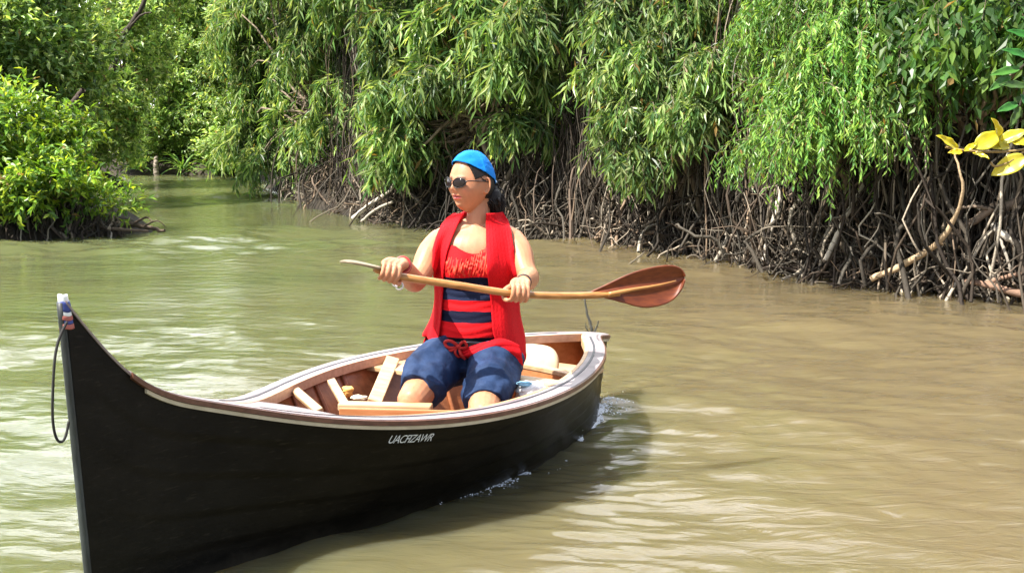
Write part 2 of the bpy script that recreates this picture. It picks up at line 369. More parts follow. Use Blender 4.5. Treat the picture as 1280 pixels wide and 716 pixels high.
# ---------------------------------------------------------------- foliage
GREENS = {
    'willow': [(.15, .25, .07), (.10, .19, .055), (.22, .32, .11), (.32, .39, .17), (.05, .11, .035)],
    'feather': [(.17, .31, .065), (.12, .25, .055), (.25, .37, .085), (.07, .17, .045)],
    'bush': [(.18, .30, .035), (.13, .25, .035), (.32, .42, .05), (.07, .15, .025)],
    'forest': [(.16, .27, .06), (.20, .32, .08), (.09, .17, .04), (.28, .38, .13)],
    'airy': [(.24, .36, .11), (.30, .42, .14), (.15, .26, .07), (.38, .46, .20), (.09, .17, .05)],
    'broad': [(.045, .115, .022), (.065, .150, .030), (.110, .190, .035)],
}
def leaves(P, D, Nn, L, Wd, fold=.18, bend=.15):
    """kite leaves folded on the midrib: P base, D direction, Nn normal"""
    S = unit(np.cross(D, Nn)); Nn = np.cross(S, D); L = L[:, None]; Wd = Wd[:, None]
    m = P + D * L * .42
    tip = P + D * L - Nn * L * bend
    l = m - S * Wd + Nn * Wd * fold; r = m + S * Wd + Nn * Wd * fold
    V = np.stack([P, l, tip, r], 1).reshape(-1, 3); i = np.arange(len(P))[:, None] * 4
    T = np.concatenate([i + [0, 1, 2], i + [0, 2, 3]], 1).reshape(-1, 3)
    return V, T
def leafcol(r, pal, n, clump=None):
    pal = np.array(GREENS[pal]); k = r.integers(0, len(pal), n); c = pal[k] * r.uniform(.8, 1.25, (n, 1))
    if clump is not None: c = c * clump[:, None]
    dry = r.random(n) < .015; c[dry] = (.26, .17, .06)
    return np.repeat(c, 2, 0)
def hanging(r, blobs, density, pal, L=(.09, .16), W=(.007, .012), drop=(.35, .8), nl=22, up=-.1):
    """sprays of drooping twigs; blobs: centre, radii"""
    Vs, Ts, Cs, tw, n0 = [], [], [], [], 0
    for c, rad in blobs:
        c = np.asarray(c); rad = np.asarray(rad); ns = int(density * (rad[0] * rad[2] + rad[0] * rad[1] + rad[1] * rad[2]) * 4)
        # twigs grow in tufts, so the crown has lumps and gaps
        nt_ = max(3, ns // 14); td = unit(r.normal(size=(nt_, 3))); td[:, 2] = np.abs(td[:, 2]) * r.choice([1, 1, -.6], nt_); tc_ = c + td * rad * r.uniform(.55, 1.08, (nt_, 1))
        tl = r.uniform(.75, 1.25, nt_); tb = r.uniform(.62, 1.4, nt_)
        k = r.integers(0, nt_, ns); p0 = tc_[k] + r.normal(size=(ns, 3)) * .085
        out = unit(p0 - c + r.normal(size=(ns, 3)) * .35 * rad.mean()); out[:, 2] = np.abs(out[:, 2]) * .35 + up
        ln = r.uniform(*drop, ns) * tl[k]
        t = np.linspace(0.03, 1, nl)[None, :, None]
        path = p0[:, None] + out[:, None] * (ln[:, None, None] * .80 * (1 - (1 - t)**2)) + np.array([0, 0, -1]) * (ln[:, None, None] * (.15 * t + .75 * t**2))
        path[..., 2] = np.maximum(path[..., 2], .10)
        T_ = unit(np.gradient(path, axis=1))
        P = path.reshape(-1, 3); n = len(P); T_ = T_.reshape(-1, 3)
        sgn = np.tile(np.where(np.arange(nl) % 2, 1., -1.), ns)[:, None]
        side = unit(np.cross(T_, r.normal(size=(n, 3)) * .5 + [0, 0, .2])) * sgn
        D = unit(T_ * .55 + side * .60 + np.array([0, 0, -.42]) + r.normal(size=(n, 3)) * .30)
        Nn = unit(np.repeat(out, nl, 0) * .7 + np.array([0, 0, .7]) + r.normal(size=(n, 3)) * .45)
        Lf = r.uniform(*L, n); Wf = r.uniform(*W, n)
        V, T = leaves(P, D, Nn, Lf, Wf)
        Vs.append(V); Ts.append(T + n0); n0 += len(V)
        age = np.tile(np.linspace(.85, 1.3, nl), ns) * np.repeat(tb[k], nl)     # young leaves at the twig ends are lighter
        Cs.append(leafcol(r, pal, n, age)); tw.append(path[::2, ::4])
    return np.concatenate(Vs), np.concatenate(Ts), np.concatenate(Cs), tw
def bushy(r, blobs, density, pal, L=(.05, .1), W=(.016, .026), nl=9, tl=(.12, .3)):
    """short upright twigs with broad leaves"""
    Vs, Ts, Cs, n0 = [], [], [], 0
    for c, rad in blobs:
        c = np.asarray(c); rad = np.asarray(rad); ns = int(density * (rad[0] * rad[2] + rad[0] * rad[1] + rad[1] * rad[2]) * 4)
        nt_ = max(3, ns // 10); td = unit(r.normal(size=(nt_, 3))); tc_ = c + td * rad * r.uniform(.6, 1.05, (nt_, 1)); tb = r.uniform(.7, 1.35, nt_)
        k = r.integers(0, nt_, ns); p0 = tc_[k] + r.normal(size=(ns, 3)) * .10
        d = unit((p0 - c) / rad + np.array([0, 0, .5]) + r.normal(size=(ns, 3)) * .5); ln = r.uniform(*tl, ns)
        t = np.linspace(0, 1, nl)[None, :, None]; path = p0[:, None] + d[:, None] * ln[:, None, None] * t
        P = path.reshape(-1, 3); n = len(P); dd = np.repeat(d, nl, 0)
        D = unit(dd * .5 + unit(r.normal(size=(n, 3))) * .9 + [0, 0, -.1]); Nn = unit(dd * .4 + np.array([-.1, -.2, .8]) + r.normal(size=(n, 3)) * .5)
        V, T = leaves(P, D, Nn, r.uniform(*L, n), r.uniform(*W, n), .25)
        V[:, 2] = np.maximum(V[:, 2], .03)
        Vs.append(V); Ts.append(T + n0); n0 += len(V)
        age = np.tile(np.linspace(.8, 1.35, nl), ns) * np.repeat(tb[k], nl); Cs.append(leafcol(r, pal, n, age))
    return np.concatenate(Vs), np.concatenate(Ts), np.concatenate(Cs)
def wiggle(r, P0, P1, M_=12, amp=.06, sag=0):
    """N bent lines from P0 to P1"""
    N = len(P0); t = np.linspace(0, 1, M_)[None, :, None]; P = P0[:, None] * (1 - t) + P1[:, None] * t
    ln = np.linalg.norm(P1 - P0, axis=1)[:, None, None]
    for f in (1, 2, 3.3, 6):
        P = P + r.normal(size=(N, 1, 3)) * amp * ln / f * np.sin(np.pi * f * t + (r.uniform(0, 6.28, (N, 1, 1)) if f > 1 else 0))
    P[..., 2] -= (sag * ln * np.sin(np.pi * t))[..., 0]
    return P
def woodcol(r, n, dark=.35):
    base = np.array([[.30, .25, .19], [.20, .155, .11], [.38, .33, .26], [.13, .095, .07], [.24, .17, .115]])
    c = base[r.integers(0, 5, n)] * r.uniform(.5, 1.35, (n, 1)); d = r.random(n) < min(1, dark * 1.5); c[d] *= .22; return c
def tube_part(name, P, R, C, parent, sides=5, mat=None):
    V, F = tubes(P, R, sides); per = F[0].shape[0] // len(P)
    return bake_parent(obj(name, mesh_np(name, V, F, True, np.repeat(C, per, 0)), mat or ROOT), parent)
def tree(name, label, base, blobs, kind, density, seed, cat='tree', group=None, stems=4, roots=None, **kw):
    """base (x,y,z); blobs in world metres. roots: (x0,x1 along the edge, top height, number)"""
    r = np.random.default_rng(seed); root = thing(name, label, cat, tuple(map(float, base)), group)
    if kind == 'hang': V, T, C, tw = hanging(r, blobs, density, kw.pop('pal', 'willow'), **kw)
    else: V, T, C = bushy(r, blobs, density, kw.pop('pal', 'bush'), **kw); tw = None
    bake_parent(obj('crown', mesh_np('crown', V, T, False, C), LEAF), root)
    base = np.asarray(base, float)
    cs = np.array([b[0] for b in blobs]); rd = np.array([b[1] for b in blobs])
    mid = cs.mean(0)
    for i in range(stems):
        a = base + np.r_[r.normal(size=2) * .12 * (1 + stems / 4), -.25]; b = mid + r.normal(size=3) * rd.mean(0) * .35
        P = wiggle(r, a[None], b[None], 14, .06); h = np.linalg.norm(b - a)
        R = np.linspace(.020 * h + .012, .010, 14)[None]
        V, F = tubes(P, R, 8); bake_parent(obj('trunk', mesh_np('trunk', V, F, True), BARK), root)
    # limbs to every lump of the crown, then twigs
    P0, P1 = [], []
    for c, q in zip(cs, rd):
        for _ in range(7):
            P0.append(base * .4 + mid * .6 + r.normal(size=3) * .15); P1.append(c + unit(r.normal(size=3)) * q * .9)
    L1 = wiggle(r, np.array(P0), np.array(P1), 10, .07); R1 = np.repeat(np.linspace(.028, .006, 10)[None], len(P0), 0)
    S = Soup(); V, F = tubes(L1, R1, 5); S.add(V, F)
    if tw is not None:
        tw = np.concatenate(tw); V, F = tubes(tw, np.repeat(np.linspace(.005, .002, tw.shape[1])[None], len(tw), 0), 3); S.add(V, F)
    bake_parent(obj('branches', S.mesh('branches', True), BARK), root)
    return root

# ---------------------------------------------------------------- trees on the right bank
EPX = [330, 370, 460, 560, 700, 850, 1000, 1130, 1280, 1450]
EPY = [238, 250, 275, 286, 299, 316, 341, 359, 374, 394]
EW = np.array([atz(a, b) for a, b in zip(EPX, EPY)])
def yedge(px): return float(np.interp(px, EPX, EW[:, 1]))
def B(px, py, rx, rz_, dY=0., ry=.55):
    Y = yedge(px) + dY; c = at(px, py, Y); return (c, np.array([rx * Y / FOC, ry, rz_ * Y / FOC]))
def edgept(px, inland, z=0.):
    i = np.clip(np.searchsorted(EPX, px) - 1, 0, len(EPX) - 2); t = (px - np.array(EPX)[i]) / (np.array(EPX)[i + 1] - np.array(EPX)[i])
    p = EW[i] + (EW[i + 1] - EW[i]) * t[:, None]; d = unit((EW[i + 1] - EW[i])[:, :2]); nrm_ = np.stack([-d[:, 1], d[:, 0]], 1)
    p = p.copy(); p[:, :2] += nrm_ * np.asarray(inland)[:, None]; p[:, 2] = z; return p
def roots(root, x0, x1, top, n, seed, big=10, lo=.0):
    r = np.random.default_rng(seed)
    a = edgept(r.uniform(x0, x1, n), r.uniform(.05, 1.1, n)); a[:, 2] = r.uniform(.35, 1, n) * top
    b = edgept(np.clip(r.normal(0, 22, n) + r.uniform(x0, x1, n) * 0 + 0, -60, 60) + 0, np.zeros(n)) if False else a.copy()
    b[:, :2] += r.normal(size=(n, 2)) * .27; b[:, 1] -= r.uniform(.0, .45, n); b[:, 2] = r.uniform(-.12, .05, n)
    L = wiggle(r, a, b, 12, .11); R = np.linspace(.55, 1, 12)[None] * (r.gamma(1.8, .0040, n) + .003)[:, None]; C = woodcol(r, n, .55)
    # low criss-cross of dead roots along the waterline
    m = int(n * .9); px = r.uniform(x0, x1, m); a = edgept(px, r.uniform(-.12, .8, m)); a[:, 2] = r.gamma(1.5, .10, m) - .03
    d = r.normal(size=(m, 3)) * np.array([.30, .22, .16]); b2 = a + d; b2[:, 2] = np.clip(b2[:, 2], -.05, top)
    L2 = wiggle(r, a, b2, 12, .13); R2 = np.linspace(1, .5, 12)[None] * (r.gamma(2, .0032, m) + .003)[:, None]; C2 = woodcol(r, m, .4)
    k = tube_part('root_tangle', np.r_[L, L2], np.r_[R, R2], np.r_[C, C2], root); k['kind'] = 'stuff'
    for i in range(big):                # the stout prop roots that stand out
        px = np.array([r.uniform(x0, x1)]); a = edgept(px, r.uniform(.1, .5, 1)); a[:, 2] = top * r.uniform(.5, .95)
        b = a.copy(); b[0, 0] += r.normal() * .3; b[0, 1] -= r.uniform(.15, .5); b[0, 2] = -.1
        P = wiggle(r, a, b, 16, .06); q = r.uniform(.011, .021)
        tube_part('prop_root', P, np.linspace(q * .7, q * 1.15, 16)[None], woodcol(r, 1, .0) * 1.15, root, 7)

def hanging_stems(root, x0, x1, top, n, seed):
    r = np.random.default_rng(seed); a = edgept(r.uniform(x0, x1, n), r.uniform(.05, .75, n)); a[:, 2] = top * r.uniform(.7, 1, n)
    b = a.copy(); b[:, :2] += r.normal(size=(n, 2)) * .10; b[:, 2] = r.uniform(-.1, .5, n)
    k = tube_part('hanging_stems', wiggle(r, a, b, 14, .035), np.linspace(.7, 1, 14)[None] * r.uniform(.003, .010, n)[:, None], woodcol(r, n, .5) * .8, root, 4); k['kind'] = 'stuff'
def rb_tree(name, label, px, blobs, seed, rx0, rx1, top, n, kind='hang', dens=60, canopy=None, **kw):
    b = edgept(np.array([float(px)]), [.7])[0]; b[2] = .35; big = kw.pop('big', 9); gaps = kw.pop('gaps', ())
    t = tree(name, label, b, blobs, kind, dens, seed, stems=kw.pop('stems', 5), **kw)
    if n: roots(t, rx0, rx1, top, n, seed + 100, big)
    for i, (a, b_, h, m) in enumerate(gaps): hanging_stems(t, a, b_, h, m, seed + 200 + i)
    return t
rb_tree('weeping_tree', 'weeping green tree hanging over the water at the mouth of the far channel', 400,
        [B(345, 30, 50, 60, .2), B(345, 105, 40, 45, 0), B(328, 165, 26, 30, -.2), B(402, 50, 34, 50, .5), B(440, -15, 30, 36, .8), B(400, -70, 110, 60, .9, 1.2), B(372, 150, 14, 20, .1), B(345, 195, 26, 16, -.1), B(420, 150, 16, 14, .4, .3), B(425, 110, 10, 18, .6, .3)],
        31, 345, 480, 1.7, 480, dens=84, L=(.14, .26), W=(.012, .022), drop=(.35, .8), up=.05, gaps=((410, 480, 3.4, 170),))
rb_tree('weeping_tree', 'tall narrow leaved tree arching above the woman in the blue cap', 590,
        [B(512, 40, 40, 50, -.1), B(505, 115, 34, 36, -.3), B(497, 165, 20, 20, -.3), B(590, 25, 50, 44, 0), B(575, 95, 46, 30, -.3), B(640, 90, 34, 20, -.2), B(655, 35, 36, 44, .1), B(680, -20, 28, 40, .3), B(590, -70, 130, 60, .8, 1.2), B(545, 175, 14, 12, .2, .3), B(508, 200, 26, 16, -.2, .4), B(640, 150, 24, 12, 0, .3)],
        32, 470, 720, 1.75, 620, dens=86, L=(.15, .26), W=(.013, .023), drop=(.22, .55), up=.25, nl=15, gaps=((690, 745, 3.2, 150),))
rb_tree('weeping_tree', 'pale green leafy tree hanging low above the orange paddle blade', 830,
        [B(828, 5, 54, 44, .1), B(800, 80, 40, 36, -.2), B(858, 80, 32, 34, -.1), B(805, 140, 36, 26, -.3), B(862, 145, 22, 18, -.2), B(775, 25, 24, 40, .1), B(790, 190, 22, 14, -.4), B(830, -80, 110, 50, .7, 1.1)],
        33, 710, 945, 1.6, 620, dens=105, L=(.09, .19), W=(.009, .017), drop=(.2, .5), up=.2, nl=17, gaps=((885, 960, 3.2, 210),))
rb_tree('feathery_tree', 'bright feathery tree draping fine leaflets over pale prop roots right of the paddle', 1040,
        [B(1040, 0, 60, 40, -.1), B(1062, 62, 52, 36, -.3), B(1005, 105, 34, 28, -.6), B(1085, 105, 40, 22, -.4), B(992, 165, 24, 18, -.6), B(1045, 150, 34, 20, -.5), B(985, 35, 18, 30, -.2), B(1050, -80, 100, 50, .5, 1.0)],
        34, 930, 1120, 1.7, 650, dens=150, pal='feather', L=(.045, .09), W=(.006, .011), drop=(.28, .6), nl=34, up=.12)
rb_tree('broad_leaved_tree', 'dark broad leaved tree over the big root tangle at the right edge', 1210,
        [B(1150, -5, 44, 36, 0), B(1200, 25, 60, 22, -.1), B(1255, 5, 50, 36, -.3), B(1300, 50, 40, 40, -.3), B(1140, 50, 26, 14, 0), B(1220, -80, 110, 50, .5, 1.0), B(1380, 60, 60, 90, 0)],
        35, 1095, 1400, 2.3, 1000, dens=70, pal='broad', L=(.08, .15), W=(.018, .032), drop=(.3, .5), nl=12, big=16, stems=7)

# ---------------------------------------------------------------- wood behind the right bank
k = 0
for X, Y, z, s, lab in [(-3.2, 23.5, 2.6, 1.9, 'dark leafy tree behind the gap left of the tall arching tree'),
                        (-.6, 19.0, 2.6, 1.8, 'dark leafy tree deep behind the cap of the paddling woman'),
                        (1.3, 16.6, 2.3, 1.5, 'dark leafy tree in the hollow between the two middle weeping trees'),
                        (3.3, 14.6, 2.5, 1.6, 'dark leafy tree in the dark slot left of the bright feathery tree'),
                        (5.2, 12.9, 2.6, 1.6, 'dark leafy tree behind the big root tangle'),
                        (7.4, 11.8, 2.6, 1.8, 'dark leafy tree furthest right in the wood behind the bank')]:
    k += 1
    bl = [(np.array([X, Y, z]), np.array([s, 1.0, 1.5])), (np.array([X - .5, Y + .3, z + 1.7]), np.array([s * .9, 1.0, 1.1])), (np.array([X + .6, Y - .2, z - 1.2]), np.array([s * .9, .8, .8]))]
    tree('wood_tree', lab, (X, Y, .6), bl, 'bushy', 30, 60 + k, group='trees in the wood behind the right bank', stems=3, pal='forest', L=(.11, .20), W=(.03, .05), tl=(.2, .45))

# ---------------------------------------------------------------- left bank
def BL_(px, py, rx, rz_, Y, ry=.6): return (at(px, py, Y), np.array([rx * Y / FOC, ry, rz_ * Y / FOC]))
bush = tree('mangrove_bush', 'sunlit yellow green bush standing over the water at the left edge', (-5.9, 14.4, .25),
            [BL_(20, 160, 50, 46, 14.2), BL_(70, 190, 32, 38, 14.2), BL_(0, 222, 44, 30, 13.8), BL_(60, 228, 36, 22, 13.8), BL_(98, 236, 16, 14, 14.1), BL_(-70, 170, 60, 90, 14), BL_(-160, 140, 60, 120, 14)],
            'bushy', 125, 41, cat='bush', stems=6, pal='bush', L=(.07, .13), W=(.017, .028))
r = np.random.default_rng(42)
n = 620; a = np.stack([r.uniform(-8.5, -4.85, n), r.uniform(13.7, 14.8, n), r.uniform(.12, .62, n)], 1)
a[:, 1] = np.maximum(a[:, 1], 13.55 + .35 * np.clip(a[:, 0] + 6.2, 0, 2)) ; a[:, 2] *= np.clip((-a[:, 0] - 4.5) / 1.2, .25, 1)
b = a + r.normal(size=(n, 3)) * [.13, .1, 0]; b[:, 1] -= r.uniform(0, .3, n); b[:, 2] = -.05
kk = tube_part('root_tangle', wiggle(r, a, b, 10, .08), np.linspace(.6, 1, 10)[None] * r.uniform(.005, .016, n)[:, None], woodcol(r, n, .6) * .8, bush); kk['kind'] = 'stuff'
for i in range(10):
    x = r.uniform(-6.3, -5.0); a = np.array([[x, 14.1, .5]]); b = np.array([[x + r.normal() * .15, 13.75, -.05]])
    tube_part('prop_root', wiggle(r, a, b, 10, .08), np.full((1, 10), .016), woodcol(r, 1, 0) * .8, bush, 6)
def driftwood(name, label, lines, parent_loc, cat='branch', col=(.30, .24, .17), group=None, dark=1.):
    t = thing(name, label, cat, tuple(map(float, parent_loc)), group); r = np.random.default_rng(len(label))
    for i, (pts, rr) in enumerate(lines):
        P = curve(np.asarray(pts, float), 24); P += r.normal(size=P.shape) * rr[0] * .12
        R = np.interp(np.linspace(0, 1, 24), np.linspace(0, 1, len(rr)), rr) * r.uniform(.88, 1.12, 24)
        tube_part('limb' if i == 0 else 'twig', P[None], R[None], np.array([col]) * dark * r.uniform(.85, 1.15), t, 8)
    return t
driftwood('fallen_branch', 'dark fallen branch lying in the water below the left bush', [([at(110, 286, 14.2), at(150, 280, 14.3), at(180, 283, 14.4), at(206, 289, 14.3)], [.05, .035, .02]),
          ([at(165, 281, 14.3), at(182, 272, 14.3), at(190, 277, 14.2)], [.018, .008]), ([at(180, 283, 14.3), at(196, 276, 14.2), at(207, 284, 14.2)], [.014, .006]), ([at(120, 284, 14.1), at(152, 287, 13.9), at(185, 289, 13.9)], [.03, .012])],
          (-4.9, 14.3, 0), col=(.09, .065, .045))
tree('low_shrub', 'small light green shrub at the water below the left bush', at(138, 268, 14.2) * [1, 1, 0], [BL_(133, 262, 17, 13, 14.2, .25)], 'bushy', 150, 44, cat='shrub', stems=2, pal='bush', L=(.06, .12), W=(.010, .018))

G = 'trees along the far left channel'
for lab, base, bl, d, pal, sd in [
    ('deep green tree rising at the upper left corner above the bush', (-8.3, 18.5, .5), [BL_(20, 40, 60, 60, 18.5, 1), BL_(80, 80, 50, 60, 19, 1), BL_(30, -60, 80, 60, 19, 1.2), BL_(-80, 60, 70, 90, 18, 1)], 95, 'airy', 51),
    ('tree with a thin dark leaning trunk behind the left bush', (-9.0, 24.5, .4), [BL_(150, 60, 50, 60, 25, 1), BL_(120, 130, 40, 50, 24, .9), BL_(170, -50, 80, 60, 26, 1.3), BL_(150, 170, 34, 26, 24.4, .7)], 85, 'airy', 52),
    ('sunlit tree hanging over the far bend left of the ferns', (-9.3, 30.5, .4), [BL_(190, 110, 42, 50, 30.5, 1), BL_(175, 165, 34, 26, 30, .9), BL_(215, 20, 50, 60, 31.5, 1.3)], 75, 'airy', 53),
    ('yellow green tree behind the ferns at the far bend', (-8.0, 31.5, .4), [BL_(245, 90, 44, 50, 31, 1.2), BL_(240, 150, 34, 26, 30.5, .9), BL_(260, 5, 60, 55, 32, 1.3)], 75, 'airy', 54),
    ('dark leaved tree at the far bend beside the weeping tree', (-6.6, 31.0, .4), [BL_(295, 120, 36, 50, 30, 1.1), BL_(290, 180, 30, 22, 29.5, .9), BL_(310, 40, 50, 50, 31, 1.3)], 75, 'airy', 55)]:
    if 'ferns' in lab: bl = bl + [BL_(262, 178, 26, 24, 31, .9), BL_(225, 185, 26, 22, 31.5, .9)]
    if 'dark leaved tree' in lab: bl = bl + [BL_(300, 200, 24, 16, 30, .6), BL_(275, 205, 18, 12, 31.5, .6)]
    tree('channel_tree', lab, base, bl, 'bushy', d, sd, group=G, stems=4, pal=pal, L=(.09, .17), W=(.020, .034), tl=(.2, .4))
k = 0
for X, Y, s, lab in [(-24, 38, 4, 'big hazy tree on the skyline over the left bush'), (-16, 42, 4, 'big tree on the skyline behind the leaning trunk'), (-9, 44, 4, 'big tree on the skyline straight above the ferns'), (-3, 40, 4, 'big tree on the skyline behind the channel mouth'),
                     (4, 30, 4, 'big tree on the skyline behind the arching tree'), (11, 26, 4, 'big tree on the skyline behind the right bank'), (-21, 30, 3, 'broad tree on the left bank behind the corner tree')]:
    k += 1
    tree('skyline_tree', lab, (X, Y, .8), [(np.array([X, Y, 3.]), np.array([s, 2., 2.6])), (np.array([X + 1, Y, 6.0]), np.array([s * .8, 2., 2.]))], 'bushy', 6.5, 80 + k, group='trees on the skyline', stems=3, pal='forest', L=(.26, .44), W=(.08, .13), tl=(.4, .9))
for X, Y, sd, lab in [(-9.6, 16.2, 91, 'leafy tree on the left bank close behind the sunlit bush'), (-13.5, 19.5, 92, 'leafy tree on the left bank further left than the sunlit bush')]:
    tree('bank_tree', lab, (X, Y, .6), [(np.array([X, Y, 1.5]), np.array([1.9, 1.2, 1.1])), (np.array([X - .4, Y + .4, 3.2]), np.array([1.8, 1.3, 1.1]))], 'bushy', 34, sd, group='trees on the left bank', stems=3, pal='forest', L=(.12, .2), W=(.03, .05), tl=(.2, .4))
# leaning trunks seen through the far leaves
t = driftwood('leaning_trunk', 'bare dark trunk leaning right among the leaves at the upper left', [([at(140, 90, 23), at(152, 50, 23), at(172, 18, 23), at(190, -20, 23)], [.07, .05, .04]), ([at(160, 38, 23), at(176, 20, 22.9), at(190, 16, 22.8)], [.03, .012])], at(140, 90, 23), cat='trunk', col=(.05, .04, .03))
driftwood('leaning_trunk', 'short dark stump leaning left behind the sunlit bush', [([at(80, 150, 17), at(92, 128, 17), at(104, 112, 17)], [.05, .04])], at(80, 150, 17), cat='trunk', col=(.07, .05, .04))
driftwood('wooden_post', 'small grey stump standing in the water at the far bend', [([at(196, 221, 29), at(195, 208, 29), at(195, 196, 29)], [.07, .06, .05])], at(196, 221, 29) * [1, 1, 0], cat='stump', col=(.3, .25, .2))
def fern(label, px, py, Y, seed, size=.9, n=26):
    r = np.random.default_rng(seed); c = at(px, py, Y); root = thing('fern', label, 'fern', tuple(map(float, c * [1, 1, 0])), 'ferns at the far bend')
    Ps, Ds, Ns, Ls, Ws = [], [], [], [], []
    for i in range(n):
        az = r.uniform(0, 6.28); el = r.uniform(.3, 1.2); d = np.array([math.cos(az) * math.cos(el), math.sin(az) * math.cos(el), math.sin(el)]); L = size * r.uniform(.6, 1)
        for j in range(5):
            t = j / 5; p = c * [1, 1, 0] + [0, 0, .15] + d * L * t + [0, 0, -L * .45 * t * t]; dd = unit(d + np.array([0, 0, -.9 * (t + .1)]))
            Ps.append(p); Ds.append(dd); Ns.append(unit(np.array([0, -.2, 1.]) + r.normal(size=3) * .2)); Ls.append(L * .28); Ws.append(.035 * (1.1 - t))
    V, T = leaves(np.array(Ps), np.array(Ds), np.array(Ns), np.array(Ls), np.array(Ws), .1, .05)
    bake_parent(obj('fronds', mesh_np('fronds', V, T, False, leafcol(r, 'feather', len(Ps))), LEAF), root)
fern('big star shaped fern at the waterline of the far bend', 228, 212, 29.3, 5, 1.0, 34)
fern('smaller fern right of the star shaped one at the far bend', 262, 214, 29.2, 6, .8)
fern('low fern nearest the weeping tree at the far bend', 290, 214, 29.0, 7, .7)
fern('spiky fern between the star shaped fern and the smaller one', 246, 206, 30.2, 9, 1.1, 34)
fern('pale fern behind the star shaped fern at the far bend', 212, 205, 30.4, 10, 1.0, 30)
fern('low fern beside the grey stump at the far bend', 175, 214, 29.3, 8, .7)

# ---------------------------------------------------------------- separate branches on the right bank
driftwood('dead_branch', 'long tan dead branch sweeping from the water up to the yellow leaves', [([at(1088, 349, 9.5), at(1130, 330, 9.35), at(1170, 306, 9.1), at(1192, 275, 8.95), at(1204, 235, 8.8), at(1196, 203, 8.8), at(1192, 180, 8.8)], [.026, .030, .024, .013, .009, .004]),
          ([at(1172, 304, 9.3), at(1210, 312, 9.3), at(1250, 330, 9.3)], [.014, .008])], (3.1, 9.4, 0), col=(.46, .33, .20))
driftwood('dead_branch', 'thick brown branch reaching in from the right edge over the roots', [([at(1330, 235, 8.9), at(1280, 252, 9.0), at(1235, 264, 9.1), at(1195, 292, 9.3), at(1160, 318, 9.5)], [.05, .042, .03, .018]),
          ([at(1240, 264, 9.1), at(1215, 258, 9.1), at(1180, 268, 9.3)], [.016, .009])], at(1280, 252, 9.), col=(.20, .15, .11))
driftwood('dead_branch', 'pale grey forked branch low at the right edge', [([at(1240, 280, 8.9), at(1262, 298, 8.8), at(1310, 325, 8.7)], [.022, .030, .035]), ([at(1243, 282, 8.9), at(1258, 320, 8.8), at(1266, 352, 8.8)], [.013, .010])], at(1262, 352, 8.8), col=(.46, .41, .34))
driftwood('dead_branch', 'reddish root curling out of the water at the lower right edge', [([at(1205, 352, 9.0), at(1235, 356, 8.8), at(1262, 364, 8.7), at(1300, 372, 8.6)], [.018, .03, .03]), ([at(1232, 355, 8.8), at(1262, 345, 8.8), at(1300, 338, 8.7)], [.02, .018])], at(1262, 364, 8.7), col=(.26, .16, .11))
driftwood('dead_branch', 'pale straight stick leaning against the bank left of the woman', [([at(441, 273, 15.9), at(465, 254, 15.8), at(488, 238, 15.7), at(493, 222, 15.7)], [.03, .028, .022])], at(441, 273, 15.9), col=(.50, .44, .36))
driftwood('dead_branch', 'pale stick lying low under the straight one left of the woman', [([at(452, 277, 15.8), at(470, 262, 15.7), at(492, 252, 15.6)], [.02, .02])], at(452, 277, 15.8), col=(.45, .39, .32))
driftwood('dead_branch', 'white leaning root in front of the feathery tree', [([at(955, 325, 10.9), at(963, 290, 10.9), at(972, 255, 10.9), at(974, 232, 11)], [.03, .026, .02])], at(955, 325, 10.9), col=(.52, .46, .38))
driftwood('dead_branch', 'pale root slanting down right below the feathery tree', [([at(1080, 230, 10.1), at(1062, 262, 10), at(1046, 295, 10), at(1032, 325, 10)], [.016, .022, .024])], at(1032, 325, 10), col=(.48, .42, .34))
driftwood('water_twig', 'thin twig poking from the water right of the paddle shaft', [([at(778, 336, 11.2), at(795, 324, 11.2), at(806, 315, 11.2)], [.012, .006])], at(780, 334, 11.2), cat='twig', col=(.12, .1, .07))
driftwood('water_twig', 'dark sticks lying in the water under the feathery tree', [([at(948, 337, 10.7), at(975, 334, 10.6), at(1003, 341, 10.5)], [.018, .014]), ([at(985, 330, 10.6), at(1003, 337, 10.5), at(1020, 341, 10.5)], [.012, .008])], at(975, 336, 10.6) * [1, 1, 0], cat='twig', col=(.06, .045, .035))
